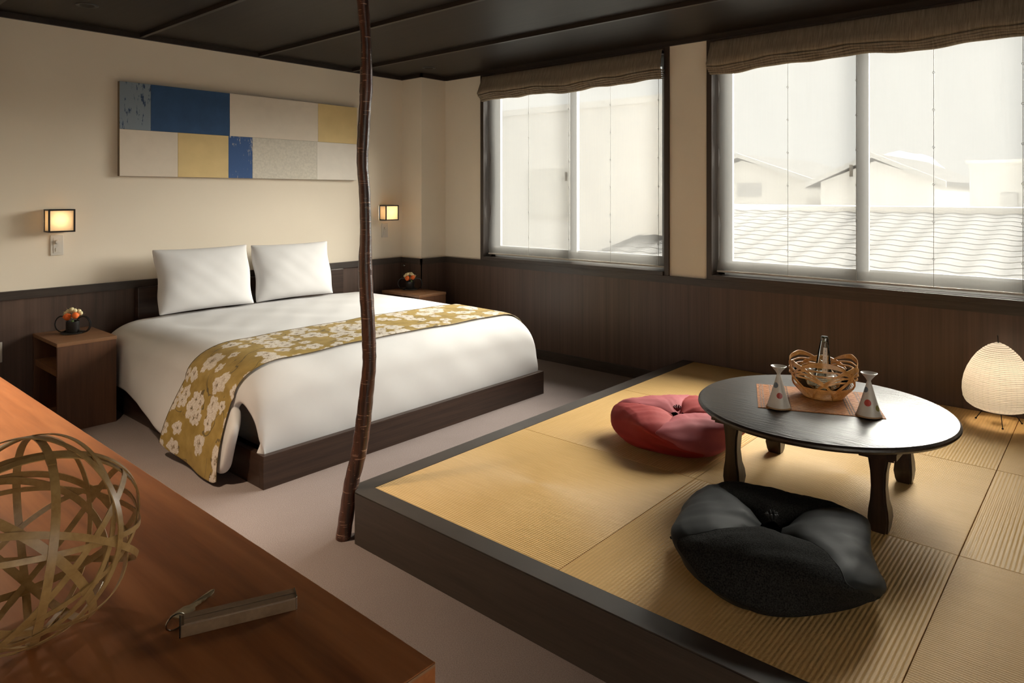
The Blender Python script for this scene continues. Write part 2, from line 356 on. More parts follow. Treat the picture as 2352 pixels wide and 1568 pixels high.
def add_tube(bm, pts, r, seg=8, closed=False, caps=True):
    fr = frames(pts, closed); rr = r if isinstance(r, (list, tuple)) else [r]*len(pts); rings = []
    for p, (t, a, b), q in zip(pts, fr, rr):
        rings.append([bm.verts.new(Vector(p)+a*q*math.cos(2*PI*i/seg)+b*q*math.sin(2*PI*i/seg)) for i in range(seg)])
    m = len(rings)
    for k in range(m if closed else m-1):
        A, B = rings[k], rings[(k+1) % m]
        off = 0
        if closed and k == m-1:
            off = min(range(seg), key=lambda s: (A[0].co-B[s].co).length)
        for i in range(seg): bm.faces.new((A[i], A[(i+1) % seg], B[(i+1+off) % seg], B[(i+off) % seg]))
    if caps and not closed:
        bm.faces.new(rings[0][::-1]); bm.faces.new(rings[-1])
def tube(name, pts, r, mat, parent=None, seg=8, closed=False):
    bm = bmesh.new(); add_tube(bm, pts, r, seg, closed); return bm_obj(name, bm, mat, parent, True, 50)
def add_ribbon(bm, pts, normals, width, thick, closed=True):
    n = len(pts); rings = []
    for i in range(n):
        a = Vector(pts[(i-1) % n]) if closed or i else Vector(pts[i]); b = Vector(pts[(i+1) % n]) if closed or i < n-1 else Vector(pts[i])
        t = (b-a).normalized(); nn = Vector(normals[i]); nn = (nn - t*nn.dot(t)).normalized(); s = t.cross(nn); p = Vector(pts[i])
        wd = width[i] if isinstance(width, list) else width
        rings.append([bm.verts.new(p+s*wd/2+nn*thick/2), bm.verts.new(p-s*wd/2+nn*thick/2), bm.verts.new(p-s*wd/2-nn*thick/2), bm.verts.new(p+s*wd/2-nn*thick/2)])
    for k in range(n if closed else n-1):
        A, B = rings[k], rings[(k+1) % n]
        for i in range(4): bm.faces.new((A[i], A[(i+1) % 4], B[(i+1) % 4], B[i]))
    if not closed: bm.faces.new(rings[0]); bm.faces.new(rings[-1][::-1])
def tag(o, label, cat, group=None):
    o['label'] = label; o['category'] = cat
    if group: o['group'] = group
    return o
def thing(name, label, cat, loc, group=None):
    o = bpy.data.objects.new(name, None); o.location = loc; o.empty_display_size = 0.05
    COL.objects.link(o); WT[o.name] = Vector(loc)
    return tag(o, label, cat, group)
def struct(o): o['kind'] = 'structure'; return o
def subsurf(o, lv=1):
    m = o.modifiers.new('subsurf', 'SUBSURF'); m.levels = lv; m.render_levels = lv; return o
def light_point(name, loc, energy, col, rad, parent):
    d = bpy.data.lights.new(name, 'POINT'); d.energy = energy; d.color = col; d.shadow_soft_size = rad
    o = bpy.data.objects.new(name, d); COL.objects.link(o); o.parent = parent; o.location = Vector(loc) - WT[parent.name]; return o
def hnoise(x, y, s=0.0):
    return (math.sin(x*7.1+s)*math.cos(y*5.3+s*1.3) + 0.5*math.sin(x*13.7+y*11.1+s*2.1) + 0.35*math.sin(x*23.0-y*19.0+s))/1.85

# ================================================================== SETTING
YB = 0.2588            # headboard wall
XL, YF = -5.0, -6.9    # walls out of view
ZC = 2.335             # ceiling panels
RL, RH = 0.695, 0.743  # dado rail
HP = 0.19              # raised tatami platform
struct(box('floor', XL, 0.0, YF, YB, -0.10, 0.0, M['carpet']))
# ceiling of boards between battens
ceiling = struct(box('ceiling', XL-0.1, 0.2, YF-0.1, YB+0.1, ZC+0.02, ZC+0.12, M['ceil']))
bx = [-0.818, -1.640, -2.463, -3.285, -4.108, -4.930]
edges = [0.0] + bx + [XL]
first = None
for a, b in zip(edges, edges[1:]):
    box('ceiling_board', b, a, YF, YB, ZC, ZC+0.022, M['ceil'], ceiling)
for x in bx:
    box('batten', x-0.012, x+0.012, YF, YB, ZC-0.026, ZC+0.005, M['batten'], ceiling, 0.002)
# headboard wall
wall_back = struct(box('wall_back', XL-0.1, 0.0, YB, YB+0.12, 0, ZC+0.05, M['wall']))
box('wainscot', XL, -0.29, YB-0.006, YB+0.002, 0, RL, M['wainscot'], wall_back)
struct(box('wall_left', XL-0.12, XL, YF, YB, 0, ZC+0.05, M['wall']))
W4 = (-4.85, -3.05)
struct(boxes('wall_front', [(XL-0.1, W4[0], YF-0.12, YF, 0, ZC+0.05), (W4[1], 0.0, YF-0.12, YF, 0, ZC+0.05), (W4[0], W4[1], YF-0.12, YF, 2.2, ZC+0.05), (W4[0], W4[1], YF-0.12, YF, -0.1, 0.3)], M['wall']))
# unseen window added behind the camera to let in fill light
w4 = bpy.data.objects.new('window_4', None); w4.location = (sum(W4)/2, YF, 0.3); COL.objects.link(w4); WT[w4.name] = Vector(w4.location); struct(w4)
boxes('outer_frame', [(W4[0], W4[0]+0.05, YF-0.10, YF-0.02, 0.3, 2.2), (W4[1]-0.05, W4[1], YF-0.10, YF-0.02, 0.3, 2.2), (W4[0]+0.05, W4[1]-0.05, YF-0.10, YF-0.02, 0.3, 0.35), (W4[0]+0.05, W4[1]-0.05, YF-0.10, YF-0.02, 2.15, 2.2)], M['trim_v'], w4)
for k in range(2):
    a_ = W4[0]+0.05+k*0.85; b_ = a_+0.85
    sh_ = boxes('sash', [(a_, a_+0.03, YF-0.08, YF-0.04, 0.35, 2.15), (b_-0.03, b_, YF-0.08, YF-0.04, 0.35, 2.15), (a_+0.03, b_-0.03, YF-0.08, YF-0.04, 0.35, 0.39), (a_+0.03, b_-0.03, YF-0.08, YF-0.04, 2.11, 2.15)], M['trim_v'], w4)
    box('pane', a_+0.025, b_-0.025, YF-0.062, YF-0.058, 0.385, 2.115, M['pane'], sh_)
# unseen wall block added beyond the desk, darkens the back wall's left end
added_block = struct(box('wall_added_block', XL, -3.66, -1.40, YB-0.0005, 0, ZC+0.03, M['wall']))
box('wainscot', -3.66, -3.654, -1.40, YB-0.024, 0, RL, M['wainscot'], added_block)
col = struct(box('wall_column', -0.283, 0.0, 0.0, YB, 0, ZC+0.05, M['wall']))
boxes('wainscot', [(-0.289, -0.282, -0.006, YB-0.006, 0, RL), (-0.289, -0.006, -0.006, 0.001, 0, RL)], M['wainscot'], col)
# window wall with two openings
WINS = [(-2.206, -0.455), (-4.290, -2.500)]   # y0,y1 of each opening
WZ0, WZ1, WT_ = 0.755, 2.298, 0.17
pieces = [(0.0, WT_, YF, YB, -0.1, WZ0), (0.0, WT_, YF, YB, WZ1, ZC+0.05)]
ys = [YB] + [v for y0, y1 in WINS for v in (y1, y0)] + [YF]
for k in range(0, len(ys), 2): pieces.append((0.0, WT_, ys[k+1], ys[k], WZ0, WZ1))
wall_right = struct(boxes('wall_right', pieces, M['wall']))
box('wainscot', -0.006, 0.001, YF, -0.006, 0, RL, M['wainscot'], wall_right)
# rails, skirting, crown
struct(boxes('trim_1', [(XL, -0.289, YB-0.022, YB-0.001, RL, RH)], M['trim']))
struct(boxes('trim_2', [(-0.306, -0.289, -0.022, YB-0.022, RL, RH), (-0.306, -0.022, -0.022, -0.006, RL, RH)], M['trim']))
struct(boxes('trim_3', [(-0.022, -0.001, YF, -0.022, RL, RH)], M['trim']))
struct(boxes('trim_4', [(XL, -0.283, YB-0.018, YB, 2.302, ZC)], M['batten']))
struct(boxes('trim_5', [(-0.301, -0.283, -0.018, YB-0.018, 2.302, ZC), (-0.301, -0.018, -0.018, 0.0, 2.302, ZC)], M['batten']))
struct(boxes('trim_6', [(-0.018, 0.0, YF, -0.0181, 2.302, ZC)], M['batten']))
struct(boxes('baseboard_right', [(-0.014, -0.006, YF, -0.014, 0, 0.075)], M['trim']))
struct(boxes('baseboard_back', [(XL, -0.289, YB-0.014, YB-0.006, 0, 0.075)], M['trim']))
# windows
def make_window(n, y0, y1):
    t = bpy.data.objects.new('window_%d' % n, None); t.location = (0.0, (y0+y1)/2, WZ0); COL.objects.link(t); WT[t.name] = Vector(t.location); struct(t)
    f = 0.026
    boxes('jamb', [(-0.016, 0.15, y1-f, y1+0.010, 0.7431, 2.3015)], M['trim_v'], t, 0.002)
    boxes('jamb', [(-0.016, 0.15, y0-0.010, y0+f, 0.7431, 2.3015)], M['trim_v'], t, 0.002)
    boxes('head', [(-0.016, 0.15, y0+f, y1-f, 2.282, 2.3015)], M['trim'], t, 0.002)
    boxes('sill', [(-0.030, 0.15, y0+f, y1-f, 0.7431, 0.772)], M['trim'], t, 0.003)
    # aluminium track frame and two sliding sashes
    a, b = y0+f, y1-f; zb, zt = 0.772, 2.282
    boxes('outer_frame', [(0.085, 0.155, b-0.045, b, zb, zt), (0.085, 0.155, a, a+0.045, zb, zt), (0.085, 0.155, a, b, zb, zb+0.03), (0.085, 0.155, a, b, zt-0.03, zt)], M['alu'], t)
    mid = (a+b)/2
    for k, (p, q, xx) in enumerate(((mid-0.038, b-0.03, 0.095), (a+0.03, mid+0.038, 0.125))):
        sw = 0.062
        sash = boxes('sash', [(xx, xx+0.025, p, p+sw, zb+0.02, zt-0.02), (xx, xx+0.025, q-sw, q, zb+0.02, zt-0.02),
                              (xx, xx+0.025, p+sw, q-sw, zb+0.02, zb+0.09), (xx, xx+0.025, p+sw, q-sw, zt-0.08, zt-0.02)], M['alu'], t, 0.002)
        box('pane', xx+0.010, xx+0.014, p+sw-0.005, q-sw+0.005, zb+0.08, zt-0.07, M['pane'], sash)
    box('latch', 0.072, 0.086, mid+0.042, mid+0.060, 1.40, 1.47, M['switch'], t, 0.003)
for i, (y0, y1) in enumerate(WINS): make_window(i+1, y0, y1)

# ---------------------------------------------------------------- blinds
def make_sheer(y0, y1, label, seed, cords):
    a, b = y0+0.030, y1-0.040
    t = thing('sheer_blind', label, 'blind', (0.035, (a+b)/2, 0.80), 'sheer white window blinds')
    nu, nv = 60, 30; V = []; F = []
    for j in range(nv+1):
        for i in range(nu+1):
            u = i/nu; v = j/nv; z = 0.802+(2.268-0.802)*v
            y = a+(b-a)*u
            if i == nu: y += 0.010*math.sin(v*19+seed)+0.006*math.sin(v*43+seed) - 0.012*(1-v)
            if i == 0: y -= 0.004*math.sin(v*17+seed)
            x = 0.035+0.004*math.sin(u*31+seed)*math.sin(v*9+1)+0.003*math.sin(u*11+v*7+seed)
            V.append((x, y, z))
    for j in range(nv):
        for i in range(nu):
            k = j*(nu+1)+i; F.append((k, k+1, k+nu+2, k+nu+1))
    mesh_obj('voile', V, F, M['sheer'], t, True)
    V2 = [(0.043, a+0.01, 0.802), (0.043, b-0.02, 0.802), (0.043, b-0.02, 0.862), (0.043, a+0.01, 0.862)]
    mesh_obj('hem', V2, [(0, 1, 2, 3)], M['sheer_hem'], t)
    box('bottom_bar', 0.030, 0.048, a, b, 0.790, 0.802, M['switch'], t, 0.002)
    box('head_rail', 0.015, 0.060, a, b, 2.262, 2.282, M['alu'], t, 0.002)
    for y in cords:
        c = tube('cord', [(0.026, y, 0.80), (0.026, y, 2.25)], 0.0014, M['alu'], t, 6)
        bm = bmesh.new()
        for k in range(7):
            z = 0.95+k*0.2
            add_tube(bm, [(0.024, y+0.006*math.cos(q*PI/4), z+0.006*math.sin(q*PI/4)) for q in range(8)], 0.0012, 5, True)
        bm_obj('cord_ring', bm, M['alu'], c, True)['kind'] = 'stuff'
make_sheer(*WINS[0], 'sheer white voile blind let down over the window beside the bed', 0.3, [-0.944, -1.344, -1.722, -2.115])
make_sheer(*WINS[1], 'sheer white voile blind let down over the window behind the round table', 1.7, [-2.999, -3.387, -3.770, -4.156])
def make_shade(y0, y1, label, seed):
    a, b = y0+0.030, y1-0.028
    t = thing('roman_shade', label, 'roman shade', (-0.03, (a+b)/2, 2.28), 'gathered linen roman shades')
    n = 70
    def wob(u, k): return 0.010*math.sin(u*9.5+seed)*(1-0.25*k/4)+0.006*math.sin(u*21+seed*2)+0.002*math.sin(u*50+k)
    def ext(name, prof, k, spread):
        V = []; F = []; m = len(prof)
        for i in range(n+1):
            u = i/n; y = a+(b-a)*u
            for j, (x, z, wgt) in enumerate(prof):
                e = spread*wgt*(2*u-1)*0.012
                V.append((x+0.004*math.sin(u*37+k+seed)*wgt, y+e, z+wob(u, k)*wgt))
        for i in range(n):
            for j in range(m-1):
                q = i*m+j; F.append((q, q+1, q+m+1, q+m))
        o = mesh_obj(name, V, F, M['shade'], t, True)
        s = o.modifiers.new('solid', 'SOLIDIFY'); s.thickness = 0.003; s.offset = 0
        return o
    ext('valance', [(-0.006, 2.284, 0), (-0.030, 2.284, 0), (-0.036, 2.278, 0), (-0.050, 2.235, 0.2), (-0.068, 2.180, 0.7), (-0.082, 2.146, 1), (-0.078, 2.136, 1), (-0.05, 2.132, 1), (-0.012, 2.138, 1)], 0, 1.0)
    for k in range(4):
        z = 2.130-0.0125*k; x = -0.076+0.011*k
        ext('fold', [(-0.010, z+0.002, 1), (x+0.012, z+0.001, 1), (x, z-0.003, 1), (x-0.001, z-0.009, 1), (x+0.008, z-0.013, 1), (-0.010, z-0.012, 1)], k+1, 0.9-0.2*k)
    box('head_board', -0.028, 0.010, a+0.01, b-0.01, 2.262, 2.281, M['trim'], t)
make_shade(*WINS[0], 'gathered brown linen roman shade over the window beside the bed', 0.4)
make_shade(*WINS[1], 'gathered brown linen roman shade over the window behind the round table', 2.1)

# ---------------------------------------------------------------- tatami platform
PX, PY, PYE = -2.705, -2.322, YF+0.02
plat = thing('tatami_platform', 'raised platform of woven straw mats with a dark wooden edge', 'platform', (PX, PY, 0))
RW = 0.077
bm = bmesh.new()
# front (camera side) board and back board, each a mitred beam with a small chamfer at the outer corner
ch = 0.060
def prism(bm, poly, z0, z1):
    lo = [bm.verts.new((x, y, z0)) for x, y in poly]; hi = [bm.verts.new((x, y, z1)) for x, y in poly]
    n = len(poly); bm.faces.new(lo[::-1]); bm.faces.new(hi)
    for i in range(n): bm.faces.new((lo[i], lo[(i+1) % n], hi[(i+1) % n], hi[i]))
prism(bm, [(PX, PY-ch), (PX+ch*0.5, PY-ch*0.5), (PX+RW, PY-RW), (PX+RW, PYE), (PX, PYE)], 0, HP)
bmesh.ops.bevel(bm, geom=[e for e in bm.edges if all(abs(v.co.z-HP) < 1e-5 and v.co.x < PX+0.001 for v in e.verts)], offset=0.003, segments=2, affect='EDGES')
bm_obj('edge_board', bm, M['platform'], plat)
bm = bmesh.new(); prism(bm, [(PX+ch*0.5, PY-ch*0.5), (PX+ch, PY), (-0.0145, PY), (-0.0145, PY-RW), (PX+RW, PY-RW)], 0, HP)
bm_obj('edge_board', bm, M['platform'], plat)
box('underframe', PX+RW, -0.0145, PYE, PY-RW, 0.0, HP-0.045, M['platform'], plat)
GX = [-2.628, -1.7505, -0.8765, -0.0145]; GYS = 0.874; gy = -2.399
j = 0
while gy > PYE+0.05:
    g2 = max(gy-GYS, PYE)
    for i in range(3):
        kind = 'tatami_y' if (i+j) % 2 == 0 else 'tatami_x'
        box('tatami_mat', GX[i]+0.0012, GX[i+1]-0.0012, g2+0.0012, gy-0.0012, HP-0.043, HP-0.001, M[kind], plat, 0.002)
    gy -= GYS; j += 1

# ---------------------------------------------------------------- bark post
dep = 2.615; fwv = Vector((math.cos(0.7197), math.sin(0.7197), 0)); rtv = Vector((math.sin(0.7197), -math.cos(0.7197), 0))
pole_px = [(-30, 832, 27), (0, 833, 27), (102, 841, 24), (200, 841, 30), (238, 839, 27), (306, 835, 28), (374, 832.5, 26), (442, 837.5, 26), (533, 840, 26), (602, 839, 31), (663, 841, 32),
           (730, 845, 31), (789, 847.5, 32), (840, 848, 31), (908, 841, 33), (976, 833.5, 35), (1045, 823, 35), (1106, 808, 34), (1175, 797, 34), (1243, 788, 34)]
pts = []
for v_, u_, wpx in pole_px:
    p = Vector(CAM)+fwv*dep+rtv*((u_-1176)*dep/1592.25); p.z = CAM[2]+(445.45-v_)*dep/1592.25
    pts.append((p, wpx*dep/1592.25/2))
top = pts[0][0].copy(); top.z = ZC+0.018; mid_ = (pts[0][0]+top)/2; mid_.x += 0.004
plist = [(top, 0.022), (mid_, 0.022)] + pts
plist[-1][0].z = 0.0
# smooth resample
fine = []
for k in range(len(plist)-1):
    p0 = plist[max(k-1, 0)]; p1 = plist[k]; p2 = plist[k+1]; p3 = plist[min(k+2, len(plist)-1)]
    for s in range(5):
        t_ = s/5
        def cr(a, b, c, d): return 0.5*((2*b)+(-a+c)*t_+(2*a-5*b+4*c-d)*t_*t_+(-a+3*b-3*c+d)*t_**3)
        fine.append((Vector((cr(p0[0].x, p1[0].x, p2[0].x, p3[0].x), cr(p0[0].y, p1[0].y, p2[0].y, p3[0].y), cr(p0[0].z, p1[0].z, p2[0].z, p3[0].z))), cr(p0[1], p1[1], p2[1], p3[1])*(1+0.03*math.sin(k*5+s*2.3))))
fine.append(plist[-1])
post = tag(tube('bark_post', [f[0] for f in fine], [f[1] for f in fine], M['bark'], None, 18), 'slender crooked cherry bark post from floor to ceiling at the platform corner', 'post')

# ================================================================== BED
BX0, BX1, BY0 = -2.690, -0.7227, -1.697
bed = thing('bed', 'low dark walnut bed frame under white bedding', 'bed', ((BX0+BX1)/2, -0.7, 0))
boxes('side_board', [(BX0, BX0+0.03, BY0+0.03, YB-0.02, 0, 0.146)], M['bedwood'], bed, 0.002)
boxes('side_board', [(BX1-0.03, BX1, BY0+0.03, YB-0.02, 0, 0.146)], M['bedwood'], bed, 0.002)
boxes('foot_board', [(BX0, BX1, BY0, BY0+0.03, 0, 0.146)], M['bedwood'], bed, 0.002)
box('base_panel', BX0+0.03, BX1-0.03, BY0+0.03, YB-0.02, 0.06, 0.10, M['bedwood'], bed)
box('headboard', -2.505, -0.95, YB-0.075, YB-0.024, 0.10, 0.700, M['bedwood'], bed, 0.004)
mt = box('mattress', -2.60, -0.80, -1.60, 0.165, 0.101, 0.42, M['mattress'], bed, 0.06)

# duvet: one sheet across (left hem, over the top, right hem) with the foot tucked into the frame
DZ = 0.520
def smooth01(x): x = max(0.0, min(1.0, x)); return x*x*(3-2*x)
def duvet_pt(s, y, extra=0.0):
    """s: 0..1 left drop, 1..2 left shoulder, 2..3 top, 3..4 right shoulder, 4..5 right drop; y may run past the foot"""
    yy = max(y, -1.47)
    crown = 0.010*math.sin(max(0, min(1, (0.1-y)/1.6))*PI)
    zt = DZ+crown
    hem_l = 0.17-0.125*smooth01((-y-0.3)/1.05)-extra+0.20*max(0.0, (-y-1.49)/0.13)**2
    if s <= 1:
        z0 = 0.385; z = hem_l+(z0-hem_l)*s
        fl = 1-s
        nb_ = smooth01((-y-0.22)/0.25)
        x = -2.735-nb_*(0.055*math.sin(fl*PI*0.55)+0.020*fl*math.sin(y*6.0+0.6))-0.03*smooth01((-y-0.9)/0.6)*fl
    elif s <= 2:
        a = (s-1)*PI/2; x = -2.735+0.24*(1-math.cos(a)); z = 0.385+(zt-0.385)*math.sin(a)
        z -= 0.0
    elif s <= 3:
        q = s-2; x = -2.495+q*(-0.925+2.495)
        z = zt+0.010*math.sin(q*PI)+0.006*hnoise(x*0.9, y*1.1, 1.3)
    elif s <= 4:
        a = (s-3)*PI/2; x = -0.925+0.20*math.sin(a); z = 0.385+(zt-0.385)*math.cos(a)
    else:
        q = s-4; x = -0.725+0.035*math.sin(q*PI*0.5); z = 0.385-(0.385-0.19)*q
    return x, yy, z
def foot_pt(s, y):
    """rounding over the foot end for shoulder and top columns; y from -1.47 to -2.0 is arc length"""
    x, yy, z = duvet_pt(s, y)
    if y >= -1.47: return x, y, z
    d = -1.47-y; R = 0.185; zt = z
    drop_c = min(d, R*PI/2); a = drop_c/R
    yb_ = -1.47-R*math.sin(a); rest = max(0.0, d-R*PI/2)
    H1 = zt-0.10*(1-math.cos(a))-0.085*(1-math.cos(a))
    k = min(1.0, rest/(0.50-R*PI/2))
    zb = 0.112
    z2 = H1+(zb-H1)*k if rest > 0 else H1
    bul = 0.012*math.sin(k*PI)
    w_ = smooth01(d/0.30)*0.6+0.4*k
    x += (max(x, -2.660)-x)*w_+(min(x, -0.752)-x)*w_
    return x, yb_-bul-0.004*k, z2
ns = {0: 8, 1: 6, 2: 36, 3: 6, 4: 6}
scol = []
for seg_, n_ in ns.items():
    for i in range(n_): scol.append(seg_+i/n_)
scol.append(5.0)
ty = [0.10-i*(1.57/34) for i in range(35)]
t_foot = [-1.47-i*(0.50/12) for i in range(1, 13)]
V = []; F = []; idx = {}
rows = ty+t_foot
for j, y in enumerate(rows):
    for i, s in enumerate(scol):
        side = (s < 1.0) or (s > 4.0)
        if y < -1.471 and side:
            if y < -1.61 or s > 4.0 and y < -1.56: continue
            if s < 1:
                wf = 0.30+0.70*math.sin(min(1, (1.0-s)/0.55)*PI/2); wf *= 1-0.35*max(0, 0.35-s)/0.35
            else: wf = 1.0
            yq = -1.47+(y+1.47)*wf
            x, yy, z = duvet_pt(s, yq); yy = yq
        elif y < -1.471: x, yy, z = foot_pt(s, y)
        else:
            x, yy, z = duvet_pt(s, y)
        # soft wrinkles
        wr = 0.004*hnoise(x*1.7+3, yy*1.3+z*2, 4.1)
        if s < 1: x += wr*1.6
        elif y < -1.55: yy += wr
        else: z += wr*0.6
        idx[(i, j)] = len(V); V.append((x, yy, z))
for j in range(len(rows)-1):
    for i in range(len(scol)-1):
        ks = [(i, j), (i+1, j), (i+1, j+1), (i, j+1)]
        # open seam at the two foot corners
        if rows[j+1] < -1.57 and ((scol[i] < 1.0 <= scol[i+1]) or (scol[i] <= 4.0 < scol[i+1])): continue
        if all(k in idx for k in ks): F.append(tuple(idx[k] for k in ks))
duvet = mesh_obj('duvet', V, F, M['linen_w'], None, True)
sd_ = duvet.modifiers.new('solid', 'SOLIDIFY'); sd_.thickness = 0.045; sd_.offset = 1.0
subsurf(duvet, 2)
me = duvet.data
# make sure the thickness grows inward
if me.polygons[len(me.polygons)//2].normal.z > 0: sd_.offset = -1.0
tag(duvet, 'thick white duvet spread over the low bed and hanging at its side', 'duvet')

# bed runner lying on the duvet
def surf(s, y, off):
    def P(s_, y_):
        return Vector(duvet_pt(s_, y_, 0.0)) if y_ >= -1.47 or s_ < 1.0 else Vector(foot_pt(s_, y_))
    def PP(s_, y_):
        if s_ < 0:            # below the duvet hem
            b = P(0.0, y_); b2 = P(0.08, y_); d = (b-b2).normalized(); q = b+d*(-s_)*0.4; 
            if y_ < -1.47: q.y = y_
            return q
        q = P(s_, y_)
        if y_ < -1.47 and s_ < 1.0: q.y = y_
        return q
    p = PP(s, y); e = 0.02
    a = PP(s+e, y)-PP(s-e, y); b = PP(s, y+e)-PP(s, y-e)
    n = a.cross(b).normalized()
    if n.z < 0 and s > 1: n = -n
    if s <= 1 and n.x > 0: n = -n
    if s > 4 and n.x < 0: n = -n
    return p+n*off
rs = [-0.03] + [k/16 for k in range(0, 16)] + [1+k/10 for k in range(10)] + [2+k/44 for k in range(44)] + [3+k/8 for k in range(8)] + [4+k/6 for k in range(6)]
ny = 18; V = []; F = []; UV = []; arc = 0; prev = None
for i, s in enumerate(rs):
    c = surf(s, -1.3, 0.012)
    if prev is not None: arc += (c-prev).length
    prev = c
    for j in range(ny+1):
        v = j/ny
        hang = max(0.0, 1-max(0, s)) if s < 1 else 0.0
        y0_ = -1.045+0.085*hang; y1_ = -1.525+0.0*hang
        y = y0_+(y1_-y0_)*v
        p = surf(s, y, 0.008+0.008*hang*math.sin(v*9+1)+0.010*hang)
        if s < 1: p.z -= 0.0+0.020*v*hang
        V.append(p); UV.append((arc, v*0.52))
m_ = ny+1
for i in range(len(rs)-1):
    for j in range(ny):
        k = i*m_+j; F.append((k, k+m_, k+m_+1, k+1))
runner = thing('bed_runner', 'golden bed runner with white blossoms lying across the duvet', 'bed runner', (-1.7, -1.3, 0.53))
cl = mesh_obj('cloth', V, F, M['brocade'], runner, True, UV)
so = cl.modifiers.new('solid', 'SOLIDIFY'); so.thickness = 0.004; so.offset = 0
subsurf(cl, 1)
for jj in (0, ny):
    tube('binding', [V[i*m_+jj]+Vector((0, 0, 0.001)) for i in range(len(rs))], 0.0016, M['runner_edge'], runner, 6)

# pillows
def pillow(loc, wdt, hgt, thk, lean, yaw, label, seed):
    n = 22; V = []; F = []
    mat = Matrix.Translation(loc) @ Matrix.Rotation(yaw, 4, 'Z') @ Matrix.Rotation(lean, 4, 'X')
    for side in (1, -1):
        for j in range(n+1):
            for i in range(n+1):
                u = -1+2*i/n; v = -1+2*j/n
                fu = max(0, 1-abs(u)**2.6)**0.55; fv = max(0, 1-abs(v)**2.6)**0.55
                t_ = thk/2*fu*fv*(1+0.05*hnoise(u, v, seed))
                px = u*wdt/2*(1-0.045*(1-v*v)*abs(u)**6); pz = v*hgt/2*(1-0.05*(1-u*u)*abs(v)**6)+hgt/2
                px += 0.006*math.sin(v*5+seed)*abs(u)
                V.append(mat @ Vector((px, side*-t_, pz)))
    N_ = (n+1)*(n+1)
    for b in (0, N_):
        for j in range(n):
            for i in range(n):
                k = b+j*(n+1)+i; f = (k, k+1, k+n+2, k+n+1); F.append(f if b == 0 else f[::-1])
    o = mesh_obj('pillow', V, F, M['linen_w'], None, True)
    bm = bmesh.new(); bm.from_mesh(o.data); bmesh.ops.remove_doubles(bm, verts=bm.verts[:], dist=1e-5); bm.to_mesh(o.data); bm.free()
    subsurf(o, 1)
    return tag(o, label, 'pillow')
pillow((-2.135, 0.0, 0.532), 0.66, 0.43, 0.17, -0.22, 0.02, 'white pillow leaning on the headboard on the side near the desk', 1.0)
pillow((-1.478, 0.01, 0.534), 0.64, 0.42, 0.17, -0.24, -0.03, 'white pillow leaning on the headboard on the side near the windows', 2.4)

# ================================================================== WALL THINGS
art = thing('wall_art', 'wide abstract painting of blue, cream and yellow blocks above the bed', 'painting', (-1.69, YB, 1.41))
box('stretcher', -2.600, -0.790, YB-0.032, YB-0.0005, 1.412, 2.012, M['canvas'], art, 0.002)
AY0, AY1 = YB-0.0355, YB-0.0322
zs = (1.412, 1.710, 2.012)
for lo, hi, lst in ((zs[1], zs[2], [(-2.600, -2.412, 'a_bluegrey'), (-2.412, -1.880, 'a_blue'), (-1.880, -1.160, 'a_cream'), (-1.160, -0.790, 'a_yellow')]),
                    (zs[0], zs[1], [(-2.600, -2.240, 'a_cream'), (-2.240, -1.889, 'a_yellow'), (-1.889, -1.709, 'a_blue2'), (-1.709, -1.170, 'a_grey'), (-1.170, -0.790, 'a_cream2')])):
    for x0, x1, mk in lst: box('painted_panel', x0+0.0008, x1-0.0008, AY0, AY1, lo+0.0008, hi-0.0008, M[mk], art)

def sconce(x0, x1, z0, z1, label, en):
    xm = (x0+x1)/2; yf = YB-0.10
    t = thing('wall_sconce', label, 'wall lamp', (xm, YB, (z0+z1)/2), 'square wall lamps by the bed')
    f = 0.0085
    bars = []
    for xx in (x0, x1-f):
        for yy in (yf, YB-0.006-f): bars.append((xx, xx+f, yy, yy+f, z0, z1))
    for zz in (z0, z1-f):
        for yy in (yf, YB-0.006-f): bars.append((x0+f, x1-f, yy, yy+f, zz, zz+f))
        for xx in (x0, x1-f): bars.append((xx, xx+f, yf+f, YB-0.006-f, zz, zz+f))
    boxes('frame', bars, M['dark_lacq'], t)
    g = 0.0045
    box('shade_pane', x0+f*0.5, x1-f*0.5, yf+g, yf+g+0.001, z0+f*0.5, z1-f*0.5, M['sconce_paper'], t)
    box('shade_pane', x0+g, x0+g+0.001, yf+g, YB-0.007, z0+f*0.5, z1-f*0.5, M['sconce_paper'], t)
    box('shade_pane', x1-g-0.001, x1-g, yf+g, YB-0.007, z0+f*0.5, z1-f*0.5, M['sconce_paper'], t)
    box('shade_pane', x0+g, x1-g, yf+g, YB-0.007, z0+g, z0+g+0.001, M['sconce_paper'], t)
    box('shade_pane', x0+g, x1-g, yf+g, YB-0.007, z1-g-0.001, z1-g, M['sconce_paper'], t)
    box('back_plate', x0+0.012, x1-0.012, YB-0.006, YB-0.0005, z0+0.004, z1-0.004, M['dark_lacq'], t)
    light_point('bulb', (xm-0.008, yf+0.045, (z0+z1)/2+0.006), en, (1.0, 0.79, 0.54), 0.014, t)
sconce(-3.003, -2.865, 1.074, 1.209, 'square paper wall lamp in a dark frame above the nightstand near the desk', 0.8)
sconce(-0.540, -0.402, 1.073, 1.203, 'square paper wall lamp in a dark frame beside the column', 2.6)
